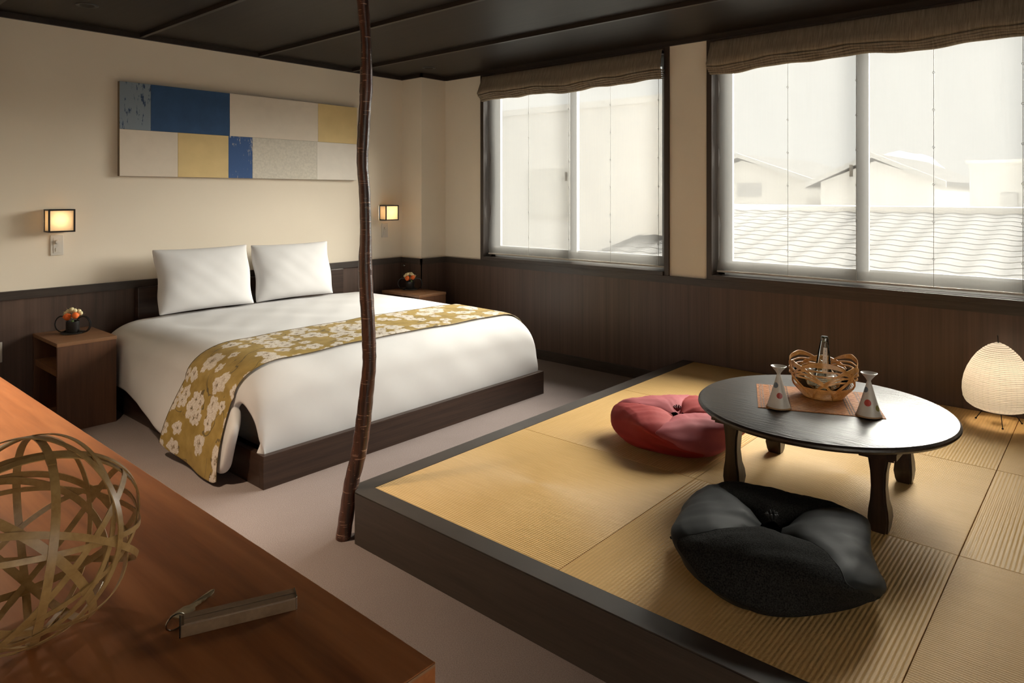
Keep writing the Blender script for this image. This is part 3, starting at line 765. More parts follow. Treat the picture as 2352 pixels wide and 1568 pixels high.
def switch(x0, x1, z0, z1, label, knob):
    t = thing('wall_switch', label, 'switch', ((x0+x1)/2, YB, z0), 'switch plates under the wall lamps')
    box('plate', x0, x1, YB-0.008, YB-0.0005, z0, z1, M['switch'], t, 0.003)
    box('inner_plate', x0+0.014, x1-0.014, YB-0.010, YB-0.008, z0+0.014, z1-0.014, M['switch'], t, 0.001)
    xm = (x0+x1)/2
    bm = bmesh.new(); add_lathe(bm, [(0, 0), (0.011, 0), (0.012, 0.003), (0.011, 0.012), (0, 0.013)], (0, 0, 0), 20)
    bmesh.ops.transform(bm, matrix=Matrix.Translation((xm, YB-0.010, z0+(z1-z0)*0.66)) @ Matrix.Rotation(PI/2, 4, 'X'), verts=bm.verts[:])
    bm_obj('dimmer_knob', bm, M['switch'], t, True, 40)
    box('rocker', xm-0.009, xm+0.009, YB-0.013, YB-0.010, z0+0.022, z0+0.045, M['switch'], t, 0.001)
switch(-2.968, -2.900, 0.933, 1.054, 'pale switch plate with round dimmer under the wall lamp near the desk', True)
switch(-0.510, -0.446, 0.926, 1.046, 'pale switch plate under the wall lamp beside the column', True)
t = thing('wall_outlet', 'pale outlet on the dark wainscot beside the nightstand near the desk', 'outlet', (-3.24, YB-0.006, 0.38))
box('plate', -3.275, -3.205, YB-0.014, YB-0.0065, 0.345, 0.460, M['switch'], t, 0.003)
box('socket', -3.258, -3.222, YB-0.016, YB-0.014, 0.365, 0.440, M['switch'], t, 0.001)
t = thing('wall_sensor', 'small round metal button on the column wainscot above the flowers', 'button', (-0.2895, 0.20, 0.683))
bm = bmesh.new(); add_lathe(bm, [(0, 0), (0.013, 0), (0.013, 0.006), (0.009, 0.011), (0, 0.012)], (0, 0, 0), 18)
bmesh.ops.transform(bm, matrix=Matrix.Translation((-0.2895, 0.215, 0.672)) @ Matrix.Rotation(-PI/2, 4, 'Y'), verts=bm.verts[:])
bm_obj('cap', bm, M['steel'], t, True, 40)
def downlight(x, y, label):
    t = thing('downlight', label, 'ceiling light', (x, y, ZC), 'recessed ceiling downlights')
    lathe('ring', [(0.034, 0.0), (0.040, -0.004), (0.052, -0.005), (0.056, -0.001), (0.056, 0.0)], (x, y, ZC), M['dark_lacq'], t, 28)
    lathe('baffle', [(0.036, -0.002), (0.030, 0.010), (0.0, 0.010)], (x, y, ZC), M['black_met'], t, 28)
    lathe('lens', [(0.0, 0.004), (0.011, 0.005), (0.012, 0.009)], (x-0.008, y, ZC), M['glass'], t, 16)
def added_downlight(x, y, label, power):  # lit downlight added out of view to brighten the desk and bed side
    downlight(x, y, label)
    d = bpy.data.lights.new('added_desk_light', 'SPOT'); d.energy = power; d.color = (1.0, 0.80, 0.58); d.spot_size = math.radians(100); d.spot_blend = 1.0; d.shadow_soft_size = 0.03
    o = bpy.data.objects.new('added_desk_light', d); COL.objects.link(o); o.location = (x, y, ZC-0.012)
added_downlight(-3.95, -1.85, 'small recessed lit downlight added out of view in the ceiling over the desk', 260)
downlight(-2.932, -0.256, 'small recessed dark downlight in the ceiling over the nightstand near the desk')
downlight(-0.425, -0.253, 'small recessed dark downlight in the ceiling in front of the column')

# ================================================================== NIGHTSTANDS + FLOWERS
def nightstand(x0, x1, y0, y1, zt, label):
    t = thing('nightstand', label, 'nightstand', ((x0+x1)/2, (y0+y1)/2, 0))
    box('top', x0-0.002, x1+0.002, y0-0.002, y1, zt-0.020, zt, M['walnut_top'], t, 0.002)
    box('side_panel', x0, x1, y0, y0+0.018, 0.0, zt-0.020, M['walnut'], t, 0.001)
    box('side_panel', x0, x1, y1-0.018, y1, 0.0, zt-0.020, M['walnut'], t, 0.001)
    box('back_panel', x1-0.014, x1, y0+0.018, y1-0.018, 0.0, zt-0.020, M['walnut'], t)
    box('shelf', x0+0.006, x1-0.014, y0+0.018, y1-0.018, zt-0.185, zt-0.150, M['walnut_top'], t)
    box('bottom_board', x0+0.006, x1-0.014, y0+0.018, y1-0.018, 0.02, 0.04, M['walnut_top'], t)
nightstand(-3.060, -2.766, -0.205, 0.236, 0.489, 'dark walnut open nightstand by the wall lamp near the desk')
nightstand(-0.590, -0.303, -0.325, 0.150, 0.489, 'dark walnut nightstand in the corner by the column')
def petal_ball(bm, c, r, n, seed):
    rnd = random.Random(seed)
    for k in range(n):
        a = rnd.uniform(0, 2*PI); ph = rnd.uniform(0.1, 1.5); d = Vector((math.cos(a)*math.sin(ph), math.sin(a)*math.sin(ph), math.cos(ph)))
        u = d.orthogonal().normalized(); v = d.cross(u); cc = Vector(c)+d*r*0.72
        ring = [bm.verts.new(cc+(u*math.cos(q*PI/4)+v*math.sin(q*PI/4))*r*0.45-d*r*0.12+Vector((0, 0, 0.08*r))) for q in range(8)]
        top_ = bm.verts.new(cc+d*r*0.16)
        for q in range(8): bm.faces.new((ring[q], ring[(q+1) % 8], top_))
    bmesh.ops.create_icosphere(bm, subdivisions=2, radius=r*0.68, matrix=Matrix.Translation(c))
def vase(x, y, z, s, label, seed, rings):
    t = thing('flower_vase', label, 'vase', (x, y, z)); rnd = random.Random(seed)
    lathe('base_plate', [(0, 0), (0.062*s, 0), (0.066*s, 0.003), (0.062*s, 0.007), (0, 0.007)], (x, y, z), M['dark_lacq'], t, 28)
    lathe('cup', [(0, 0.007), (0.033*s, 0.007), (0.035*s, 0.010), (0.035*s, 0.070*s), (0.031*s, 0.070*s), (0.031*s, 0.03), (0, 0.03)], (x, y, z), M['dark_lacq'], t, 28)
    d = rtv
    for sgn in (-1, 1):
        for k in range(rings):
            c = Vector((x, y, z))+d*sgn*(0.062*s)+Vector((0, 0, 0.052*s))
            pts_ = [c+d*(0.040+0.003*k)*s*math.cos(q*PI/8)+Vector((0, 0, 1))*(0.045+0.002*k)*s*math.sin(q*PI/8)+fwv*(0.006*k-0.004) for q in range(16)]
            tube('vine_loop', pts_, 0.0035*s, M['dark_lacq'], t, 6, True)
    for k, (dx, dz, r) in enumerate(((-0.022, 0.094, 0.028), (0.024, 0.102, 0.025))):
        bm = bmesh.new(); petal_ball(bm, Vector((x, y, z))+d*dx*s-fwv*0.015*s+Vector((0, 0, dz*s)), r*s, 18, seed+k); bm_obj('orange_bloom', bm, M['orange'], t, True)
    for k in range(7):
        bm = bmesh.new(); a = -0.045+0.013*k
        petal_ball(bm, Vector((x, y, z))+d*a*s+fwv*rnd.uniform(0, 0.025)*s+Vector((0, 0, (0.104+0.028*math.sin((k+0.5)/7*PI)+rnd.uniform(-0.004, 0.004))*s)), 0.0175*s, 12, seed+10+k); bm_obj('cream_bloom', bm, M['cream'], t, True)
    for k in range(12):
        a = PI*(0.04+0.92*(k+rnd.random()*0.6)/12); ln = rnd.uniform(0.055, 0.095)*s
        p0 = Vector((x, y, z+0.085*s))+fwv*rnd.uniform(-0.01, 0.02); p1 = p0+(d*math.cos(a)+Vector((0, 0, 1))*math.sin(a)*0.75)*ln
        tube('twig', [p0, (p0+p1)/2+Vector((0, 0, 0.004)), p1], [0.0011, 0.0009, 0.0004], M['stem'], t, 5)
    bm = bmesh.new(); petal_ball(bm, Vector((x, y, z))+d*0.014*s-fwv*0.025*s+Vector((0, 0, 0.072*s)), 0.011*s, 6, seed+40); bm_obj('leaf', bm, M['leaf'], t, True)
vase(-2.905, 0.07, 0.489, 1.0, 'orange and cream flowers in a black cup with vine loops by the desk-side lamp', 3, 2)
vase(-0.400, 0.01, 0.489, 1.0, 'orange and cream flowers in a black cup on the corner nightstand', 9, 1)

# ================================================================== LOW TABLE AND WHAT STANDS ON IT
TC = Vector((-1.500, -3.666, 0)); TR = 0.452; TZ = 0.500
tab = thing('low_table', 'round low black-stained wooden table on the straw mats', 'table', (TC.x, TC.y, HP))
lathe('tabletop', [(0, -0.030), (TR-0.030, -0.030), (TR-0.010, -0.026), (TR, -0.016), (TR-0.001, -0.009), (TR-0.008, -0.003), (TR-0.018, -0.0015), (TR-0.022, 0.0), (0, 0)], (TC.x, TC.y, TZ), M['table'], tab, 96, True, 25)
def table_leg(px, py, sx, sy):
    # scrolled leg, square in section, S-shaped towards the table centre
    prof = [(0.000, 0.030, 0.062), (0.012, 0.024, 0.070), (0.045, 0.020, 0.080), (0.075, 0.020, 0.074), (0.105, 0.021, 0.060), (0.150, 0.021, 0.052), (0.200, 0.020, 0.058), (0.245, 0.018, 0.078), (0.262, 0.018, 0.090)]
    bm = bmesh.new(); rings = []
    for z, o, i_ in prof:
        # o: start offset from outer face, i_: width; grown towards centre along x (sx) ; constant-ish in y
        d0 = (o-0.02); w_ = i_; dy = 0.022+0.35*(w_-0.052)
        xs = sorted((px-sx*0.030-sx*d0*-1, px-sx*0.030+sx*0+sx*w_))
        x_out = px-sx*0.034; x_in = x_out+sx*w_*0.9
        xs = sorted((x_out+sx*max(0, o-0.02), x_in))
        rings.append([bm.verts.new((xs[0], py-dy, HP+z)), bm.verts.new((xs[1], py-dy, HP+z)), bm.verts.new((xs[1], py+dy, HP+z)), bm.verts.new((xs[0], py+dy, HP+z))])
    for a, b in zip(rings, rings[1:]):
        for k in range(4): bm.faces.new((a[k], a[(k+1) % 4], b[(k+1) % 4], b[k]))
    bm.faces.new(rings[0][::-1]); bm.faces.new(rings[-1])
    bmesh.ops.bevel(bm, geom=[e for e in bm.edges if abs(e.verts[0].co.z-e.verts[1].co.z) > 0.003], offset=0.006, segments=2, affect='EDGES')
    bm_obj('leg', bm, M['table_leg'], tab, True, 35)
    # bracket block
    bm = bmesh.new()
    poly = [(px-sx*0.065, py-0.062), (px+sx*0.085, py-0.062), (px+sx*0.085, py+0.062), (px-sx*0.065, py+0.062)]
    if sx < 0: poly = poly[::-1]
    prism(bm, poly, HP+0.250, TZ-0.0305)
    bmesh.ops.bevel(bm, geom=[e for e in bm.edges if all(abs(v.co.z-(HP+0.250)) < 1e-5 for v in e.verts)], offset=0.010, segments=2, affect='EDGES')
    bm_obj('bracket', bm, M['table_leg'], tab)
for px, py, sx in ((-1.735, -3.425, 1), (-1.735, -3.925, 1), (-1.262, -3.405, -1), (-1.245, -3.895, -1)):
    table_leg(px, py, sx, 1)
box('rail', -1.76, -1.70, -3.86, -3.49, HP+0.262, TZ-0.0305, M['table_leg'], tab, 0.002)
box('rail', -1.30, -1.24, -3.83, -3.47, HP+0.262, TZ-0.0305, M['table_leg'], tab, 0.002)

# placemat
pa, pb, pc = Vector((-1.700, -3.502, TZ)), Vector((-1.534, -3.897, TZ)), Vector((-1.383, -3.377, TZ))
ex = (pb-pa).normalized(); ey = Vector((-ex.y, ex.x, 0)); ey = ey if ey.dot(pc-pa) > 0 else -ey
PW, PD = (pb-pa).length, 0.335
pm = thing('placemat', 'woven bamboo placemat under the basket on the round table', 'placemat', pa+(ex*PW+ey*PD)/2)
Rm = Matrix((ex.to_4d(), ey.to_4d(), (0, 0, 1, 0), (0, 0, 0, 1))).transposed()
def local_box(bm, u0, u1, v0, v1, z0, z1):
    vs0 = len(bm.verts)
    r = bmesh.ops.create_cube(bm, size=1.0)['verts']
    for v in r:
        u = (u0+u1)/2+v.co.x*(u1-u0); vv = (v0+v1)/2+v.co.y*(v1-v0); z = (z0+z1)/2+v.co.z*(z1-z0)
        v.co = pa+ex*u+ey*vv+Vector((0, 0, z-0))
n = 46
bm = bmesh.new()
for k in range(n):
    v0 = PD*k/n; local_box(bm, 0.0, PW, v0+0.0010, v0+PD/n-0.0010, 0.0004, 0.0026+0.0006*(k % 2))
o = bm_obj('slats', bm, M['mat_weave'], pm); o['kind'] = 'stuff'
bm = bmesh.new()
for u in [0.012, 0.022, 0.05, 0.06, 0.095, 0.105, 0.115] + [PW-q for q in (0.012, 0.022, 0.05, 0.06, 0.095, 0.105, 0.115)]:
    for k in range(0, n, 1):
        if (k+int(u*1000)) % 2: continue
        v0 = PD*k/n; local_box(bm, u-0.0025, u+0.0025, v0, v0+PD/n, 0.0026, 0.0036)
o = bm_obj('threads', bm, M['mat_thread'], pm); o['kind'] = 'stuff'
MZ = TZ+0.0037

camang = math.atan2(CAM[1]+3.64, CAM[0]+1.395)
# basket
BC = Vector((-1.395, -3.640, MZ))
bk = thing('rattan_basket', 'small looped rattan basket holding a glass bowl on the round table', 'basket', BC)
def basket_r(z):      # profile radius by height 0..0.15
    return 0.070+0.052*math.sin(min(1, z/0.10)*PI*0.5) if z < 0.10 else 0.122-0.10*(z-0.10)
rnd = random.Random(12)
loops = [(0.0, 0.150, 1.05), (1.05, 0.128, 0.95), (2.0, 0.156, 1.1), (3.15, 0.130, 0.9), (4.1, 0.152, 1.05), (5.2, 0.135, 1.0)]
for k, (a0, top_z, span) in enumerate(loops):
    a0 += camang
    for strand in range(5):
        pts_ = []; nr = []
        off = (strand-2)
        for i in range(33):
            q = i/32                       # from the foot on one side, up over an arch, down to the foot on the other side
            sq_ = math.sin(q*PI)
            ang2 = a0+(q-0.5)*PI*span+off*0.030*math.cos(q*PI)*(0.4+0.6*sq_)
            zz = 0.006+(top_z-abs(off)*0.002-0.0075*max(0, -off))*sq_**0.8 - (0.0085*(2-off))*sq_**3
            r = basket_r(max(0, zz))+0.0030*math.sin(i*0.9+k*2)+0.0006*strand
            pts_.append(BC+Vector((r*math.cos(ang2), r*math.sin(ang2), zz))); nr.append(Vector((math.cos(ang2), math.sin(ang2), 0.15)))
        bm = bmesh.new(); add_ribbon(bm, pts_, nr, 0.0062, 0.0024, False)
        bm_obj('strand', bm, M['rattan'], bk, True, 40)
for k in range(9):
    z = 0.004+0.0055*k; r = basket_r(z)+0.001
    pts_ = [BC+Vector(((r+0.0018*math.sin(i*1.57*2+k*PI))*math.cos(2*PI*i/48), (r+0.0018*math.sin(i*1.57*2+k*PI))*math.sin(2*PI*i/48), z)) for i in range(48)]
    bm = bmesh.new(); add_ribbon(bm, pts_, [(p-BC).normalized() for p in pts_], 0.0036, 0.0018, True); bm_obj('weaver', bm, M['rattan'], bk, True, 40)
lathe('foot', [(0, 0.0005), (0.070, 0.0005), (0.072, 0.004), (0.068, 0.007), (0, 0.007)], BC, M['rattan'], bk, 40)
gb = tag(lathe('glass_bowl', [(0, 0.008), (0.050, 0.008), (0.080, 0.025), (0.100, 0.060), (0.108, 0.100), (0.1055, 0.100), (0.097, 0.061), (0.077, 0.028), (0.048, 0.011), (0, 0.011)], BC, M['glass'], None, 48), 'clear glass ice bowl sitting inside the rattan basket', 'bowl')
rnd = random.Random(5)
for k in range(14):
    a = rnd.uniform(0, 2*PI); r = rnd.uniform(0.030, 0.074); z = rnd.uniform(0.050, 0.086)
    mt_ = Matrix.Translation(BC+Vector((r*math.cos(a), r*math.sin(a), z))) @ Matrix.Rotation(rnd.uniform(0, 3), 4, Vector((rnd.random(), rnd.random(), rnd.random())).normalized())
    bm = bmesh.new(); add_box(bm, -0.013, 0.013, -0.013, 0.013, -0.013, 0.013, 0.004, mt_)
    tag(bm_obj('ice_cube', bm, M['ice'], None, True), 'clear ice cube in the glass bowl', 'ice cube', 'ice cubes in the glass bowl')
# bottle, standing in the ice
lean = Matrix.Translation(BC+Vector((0.0, 0.004, 0.013))) @ Matrix.Rotation(0.05, 4, fwv)
bt = thing('glass_bottle', 'slim clear glass bottle standing in the bowl of ice', 'bottle', BC+Vector((0, 0, 0.013)))
bm = bmesh.new(); add_lathe(bm, [(0, 0), (0.032, 0), (0.034, 0.004), (0.033, 0.060), (0.028, 0.110), (0.0215, 0.160), (0.0155, 0.200), (0.0150, 0.206), (0.0125, 0.206), (0.019, 0.160), (0.0255, 0.110), (0.0305, 0.060), (0.031, 0.006), (0, 0.005)], (0, 0, 0), 28)
bmesh.ops.transform(bm, matrix=lean, verts=bm.verts[:]); bm_obj('body', bm, M['glass'], bt, True, 40)
bm = bmesh.new(); add_lathe(bm, [(0, 0.203), (0.0120, 0.203), (0.0155, 0.2065), (0.0150, 0.216), (0.012, 0.222), (0, 0.224)], (0, 0, 0), 24)
bmesh.ops.transform(bm, matrix=lean, verts=bm.verts[:]); bm_obj('cap', bm, M['capglass'], bt, True, 40)
def cone_patch(bm, apex_r, ang0, ang1, z0, z1, nz=6, na=6, off=0.0008):
    rows_ = []
    for j in range(nz+1):
        z = z0+(z1-z0)*j/nz; r = apex_r(z)+off
        rows_.append([bm.verts.new((r*math.cos(ang0+(ang1-ang0)*i/na), r*math.sin(ang0+(ang1-ang0)*i/na), z)) for i in range(na+1)])
    for a, b in zip(rows_, rows_[1:]):
        for i in range(na): bm.faces.new((a[i], a[i+1], b[i+1], b[i]))
camang = math.atan2(CAM[1]-BC.y, CAM[0]-BC.x)
brad = lambda z: 0.033+(0.028-0.033)*(z-0.06)/0.05 if z < 0.11 else 0.028+(0.0215-0.028)*(z-0.11)/0.05 if z < 0.16 else 0.0215+(0.0155-0.0215)*(z-0.16)/0.04
bm = bmesh.new(); cone_patch(bm, brad, camang-0.15, camang+0.55, 0.085, 0.180); bmesh.ops.transform(bm, matrix=lean, verts=bm.verts[:]); lab = bm_obj('label_strip', bm, M['ceramic'], bt, True)
bm = bmesh.new(); rnd = random.Random(2)
for k in range(7):
    z = 0.095+k*0.0115
    for q in range(3):
        a = camang+0.15+rnd.uniform(-0.10, 0.06); cone_patch(bm, brad, a, a+rnd.uniform(0.06, 0.16), z+q*0.003, z+q*0.003+0.0012, 1, 2, 0.0013)
bmesh.ops.transform(bm, matrix=lean, verts=bm.verts[:]); bm_obj('label_lettering', bm, M['tuft_blk'], lab)

# sake cups
def cup(x, y, label, dots):
    c = Vector((x, y, MZ)); t = thing('sake_cup', label, 'cup', c, 'cone-shaped dotted cups on the placemat')
    def rad(z): return 0.043+(0.0062-0.043)*min(1, z/0.130)**0.93 if z < 0.130 else 0.0062+(0.028-0.0062)*((z-0.130)/0.030)**1.25
    prof = [(0, 0.0)] + [(rad(z)-(0.002 if z == 0 else 0), z) for z in [0.0, 0.004, 0.02, 0.04, 0.06, 0.08, 0.10, 0.115, 0.125, 0.130, 0.138, 0.146, 0.153, 0.158, 0.160]]
    prof += [(0.0265, 0.1605), (0.020, 0.155), (0.010, 0.148), (0, 0.146)]
    prof = [(r, z*0.96) for r, z in prof]
    lathe('body', prof, c, M['ceramic'], t, 40, True, 50)
    lathe('foot_ring', [(0.0425, 0.0005), (0.0437, 0.002), (0.0432, 0.005), (0.0425, 0.006)], c, M['unglazed'], t, 40)
    ca = math.atan2(CAM[1]-y, CAM[0]-x)
    def rad2(z): return rad(z/0.96)
    for da, z, r_, mk in dots:
        bm = bmesh.new(); cen = None; ring = []
        R0 = rad2(z)
        for rr in (0, 0.5, 1.0):
            if rr == 0: ring.append([bm.verts.new(c+Vector(((R0+0.0006)*math.cos(ca+da), (R0+0.0006)*math.sin(ca+da), z)))]); continue
            row = []
            for k in range(20):
                zz = z+r_*rr*math.sin(2*PI*k/20); aa = ca+da+r_*rr*math.cos(2*PI*k/20)/R0; R1 = rad2(zz)+0.0006
                row.append(bm.verts.new(c+Vector((R1*math.cos(aa), R1*math.sin(aa), zz))))
            ring.append(row)
        for k in range(20):
            bm.faces.new((ring[0][0], ring[1][k], ring[1][(k+1) % 20])); bm.faces.new((ring[1][k], ring[2][k], ring[2][(k+1) % 20], ring[1][(k+1) % 20]))
        bm_obj('painted_dot', bm, M[mk], t, True)
cup(-1.655, -3.562, 'white cone-shaped cup with red and blue dots beside the basket, bed side', [(0.12, 0.050, 0.0105, 'dot_red'), (-0.65, 0.085, 0.010, 'dot_blue')])
cup(-1.540, -3.842, 'white cone-shaped cup with red, blue and olive dots beside the basket, lantern side', [(-0.15, 0.052, 0.0115, 'dot_red'), (-0.85, 0.095, 0.010, 'dot_blue'), (1.05, 0.034, 0.0105, 'dot_green')])

# ================================================================== CUSHIONS
def cushion(cx, cy, half, hgt, ph_top, mats, tuft_mat, label, seed, corner_tag=None):
    t = thing('floor_cushion', label, 'cushion', (cx, cy, HP))
    nb, na = 40, 22
    def sq(th, n_): return (abs(math.cos(th))**n_+abs(math.sin(th))**n_)**(-1/n_)
    def pt(a, b, k):
        tt = b*PI
        r = abs(math.sin(tt))**(0.50 if b < 0.5 else 0.30); zc = math.cos(tt); z = abs(zc)**(0.56 if b < 0.5 else 0.8)
        # corners of the upper half sit between corners of the lower half
        f = smooth01((b-0.34)/0.34)
        ph = ph_top+PI/4*f
        sw = 0.16*math.sin(PI*min(1, r))*(1 if b < 0.5 else 0)
        th = ph+k*PI/2+a*PI/2+sw
        n_ = 6.0-3.0*f
        R = half*sq(th-ph-PI/4, n_)
        puff = (1-(2*a-1)**2)**0.5 if 0 < a < 1 else 0.0
        rr = r*R*(0.965+0.035*puff)
        zz = hgt*(0.46+0.54*z*(0.90+0.10*puff)) if b < 0.5 else hgt*0.46*(1-z)
        if b < 0.5:
            d = r*half
            zz -= hgt*(0.34*math.exp(-(d/0.055)**2)+0.10*math.exp(-(d/0.13)**2))*(1-0.35*puff)
            zz += 0.004*hnoise(math.cos(th)*r*2, math.sin(th)*r*2, seed)
        else: zz = max(0.0005, zz)
        return Vector((cx+rr*math.cos(th), cy+rr*math.sin(th), HP+0.0005+zz))
    for k in range(4):
        V = []; F = []
        for j in range(nb+1):
            for i in range(na+1): V.append(pt(i/na, max(0.004, min(0.996, j/nb)), k))
        for j in range(nb):
            for i in range(na):
                q = j*(na+1)+i; F.append((q, q+na+1, q+na+2, q+1))
        mesh_obj('panel', V, F, M[mats[k % 2]], t, True)
        # piping at the seam
        tube('seam', [pt(0, 0.02+0.55*j/24, k)-Vector((0, 0, 0.0005)) for j in range(25)], 0.0016, M[mats[1 if mats[0] == 'pink_fab' else 0]], t, 5)
    zt = pt(0.5, 0.02, 0).z
    bm = bmesh.new(); rnd = random.Random(seed)
    for k in range(9):
        a = 2*PI*k/9; p0 = Vector((cx, cy, zt-0.006)); p1 = p0+Vector((math.cos(a)*0.012, math.sin(a)*0.012, 0.012)); p2 = p0+Vector((math.cos(a)*0.017, math.sin(a)*0.017, 0.018+0.006*rnd.random()))
        add_tube(bm, [p0, p1, p2], [0.004, 0.005, 0.0035], 6)
    bm_obj('tuft', bm, M[tuft_mat], t, True)
    return t, pt
D = math.radians
c1, pt1 = cushion(-2.228, -3.752, 0.264, 0.175, D(54), ['black_fab', 'black_twd'], 'tuft_blk', 'large black floor cushion with satin and tweed panels in front of the round table', 2)
q_ = pt1(0.0, 0.66, 0)
tube('corner_tassel', [q_, q_+Vector((-0.012, 0.016, -0.004)), q_+Vector((-0.018, 0.024, -0.010))], [0.003, 0.004, 0.005], M['tuft_blk'], c1, 6)
c2, pt2 = cushion(-1.425, -3.025, 0.250, 0.160, D(98), ['red_fab', 'pink_fab'], 'tuft_red', 'red and rose floor cushion half under the round table', 6)

# ================================================================== PAPER LANTERN
LC = Vector((-0.195, -4.078, HP))
ln = thing('paper_lantern', 'egg-shaped white paper lantern on thin wire legs by the window wall', 'lamp', LC)
zb0, zt0 = 0.072, 0.392
LP = [(0, .088), (.03, .112), (.08, .132), (.15, .143), (.25, .147), (.36, .146), (.48, .139), (.6, .126), (.72, .107), (.82, .086), (.90, .062), (.96, .038), (1.0, .010)]
def lrad(q):
    for (a_, ra), (b_, rb) in zip(LP, LP[1:]):
        if q <= b_:
            t_ = (q-a_)/(b_-a_); return ra+(rb-ra)*t_
    return LP[-1][1]
prof = []
for i in range(0, 161):
    q = i/160; z = zb0+(zt0-zb0)*q
    prof.append((lrad(q)+0.0011*math.cos(q*2*PI*40), z))
lathe('shade', prof, LC, M['paper'], ln, 64, True, None)
bm = bmesh.new()
for k in range(40):
    q = (k+0.5)/40; z = zb0+(zt0-zb0)*q; r = lrad(q)-0.0016
    add_tube(bm, [LC+Vector((r*math.cos(2*PI*i/40), r*math.sin(2*PI*i/40), z)) for i in range(40)], 0.0007, 4, True)
o = bm_obj('wire_ribs', bm, M['black_met'], ln, True); o['kind'] = 'stuff'
tube('stem', [LC+Vector((0, 0, 0.05)), LC+Vector((0, 0, zt0)), LC+Vector((0.0, 0.002, zt0+0.035))], 0.0022, M['black_met'], ln, 6)
for px, py in ((-0.172, -3.985), (-0.282, -4.105), (-0.128, -4.165)):
    f = Vector((px, py, HP+0.004)); h = LC+(Vector((px, py, HP))-LC)*0.35+Vector((0, 0, 0.105))
    lg = tube('leg', [h, (h+f)/2, f], 0.0020, M['black_met'], ln, 6)
    lathe('foot_ball', [(0, -0.0035), (0.004, -0.002), (0.005, 0.001), (0.004, 0.004), (0, 0.005)], f, M['black_met'], lg, 10)
lathe('lamp_socket', [(0, 0.075), (0.020, 0.075), (0.020, 0.110), (0.014, 0.130), (0, 0.130)], LC, M['black_met'], ln, 16)
light_point('bulb', LC+Vector((0, 0, 0.225)), 1.45, (1.0, 0.80, 0.57), 0.03, ln)

# ================================================================== DESK WITH BALL AND KEY
DX0, DX1, DY0, DY1, DZ_ = -4.44, -3.673, -3.882, -1.405, 0.72
dk = thing('desk', 'long reddish-brown wooden desk beside the straw mat platform', 'desk', ((DX0+DX1)/2, (DY0+DY1)/2, 0))
box('desktop', DX0, DX1, DY0, DY1, DZ_-0.028, DZ_, M['desk'], dk, 0.0015)
box('edge_strip', DX0+0.002, DX1-0.002, DY0-0.0012, DY0-0.0001, DZ_-0.0045, DZ_-0.0012, M['desk_edge'], dk)
box('end_panel', DX0+0.02, DX1-0.002, DY0+0.002, DY0+0.03, 0.0, DZ_-0.028, M['desk'], dk)
box('end_panel', DX0+0.02, DX1-0.002, DY1-0.032, DY1-0.004, 0.0, DZ_-0.028, M['desk'], dk)
box('modesty_panel', DX1-0.05, DX1-0.03, DY0+0.03, DY1-0.032, 0.18, DZ_-0.028, M['desk'], dk)

bc = Vector((-3.990, -3.450, DZ_+0.1300)); BR = 0.128
ball = thing('bamboo_ball', 'open ball of bent bamboo strips on the wooden desk', 'ornament', (bc.x, bc.y, DZ_))
rnd = random.Random(31)
nring = 13
for k in range(nring):
    z_ = 1-2*(k+0.5)/nring; a = k*2.39996+0.5
    ax = Vector((math.sqrt(1-z_*z_)*math.cos(a), math.sqrt(1-z_*z_)*math.sin(a), z_))
    ax = (ax+Vector((rnd.uniform(-.25, .25), rnd.uniform(-.25, .25), rnd.uniform(-.25, .25)))).normalized()
    u = ax.orthogonal().normalized(); v = ax.cross(u); off = rnd.uniform(-0.35, 0.35)
    pts_ = []; nr = []; lay = BR-0.0035+0.0055*rnd.random()
    wd = rnd.uniform(0.0065, 0.0105)
    for i in range(72):
        an = 2*PI*i/72; o_ = off+0.05*math.sin(an*2+k)
        d = (ax*o_+(u*math.cos(an)+v*math.sin(an))*math.sqrt(1-o_*o_)).normalized()
        rr = lay+0.0022*math.sin(an*3+k*1.7)
        p = bc+d*rr
        p.z = max(p.z, DZ_+0.0012)
        pts_.append(p); nr.append(d)
    bm = bmesh.new(); add_ribbon(bm, pts_, nr, wd, 0.0016, True)
    st = bm_obj('bamboo_strip', bm, M['bamboo'], ball, True, 35)
    # node ring, a slight swelling where the cane had a joint
    i0 = rnd.randrange(60); seg_p = pts_[i0:i0+3]; seg_n = nr[i0:i0+3]
    bm = bmesh.new(); add_ribbon(bm, [p+n_*0.0006 for p, n_ in zip(seg_p, seg_n)], seg_n, [wd*1.02, wd*1.18, wd*1.02], 0.0026, False)
    bm_obj('cane_joint', bm, M['bamboo'], st, True, 35)

# key and wooden key holder
k0 = Vector((-3.857, -3.588, DZ_)); k1 = Vector((-3.724, -3.646, DZ_)); kd = (k1-k0).normalized(); kn = Vector((-kd.y, kd.x, 0)); KL = (k1-k0).length
kt = thing('room_key', 'room key on a ring with a long square wooden fob on the desk', 'key', k0)
KM = Matrix((kd.to_4d(), kn.to_4d(), (0, 0, 1, 0), (k0.x, k0.y, k0.z, 1))).transposed()
KM = Matrix(((kd.x, kn.x, 0, k0.x), (kd.y, kn.y, 0, k0.y), (0, 0, 1, k0.z), (0, 0, 0, 1)))
bm = bmesh.new(); add_box(bm, 0.0, KL, -0.0125, 0.0125, 0.0003, 0.0165, 0.001, KM); bm_obj('fob', bm, M['keywood'], kt)
bm = bmesh.new(); add_box(bm, 0.004, KL, -0.0125, -0.001, 0.0166, 0.0178, 0.0003, KM); bm_obj('fob_slat', bm, M['keywood'], kt)
bm = bmesh.new(); add_box(bm, 0.004, KL, 0.001, 0.0125, 0.0166, 0.0178, 0.0003, KM); bm_obj('fob_slat', bm, M['keywood'], kt)
bm = bmesh.new(); add_box(bm, KL+0.0001, KL+0.0016, -0.0127, 0.0127, 0.0005, 0.0186, 0.0003, KM); bm_obj('end_cap', bm, M['steel'], kt)
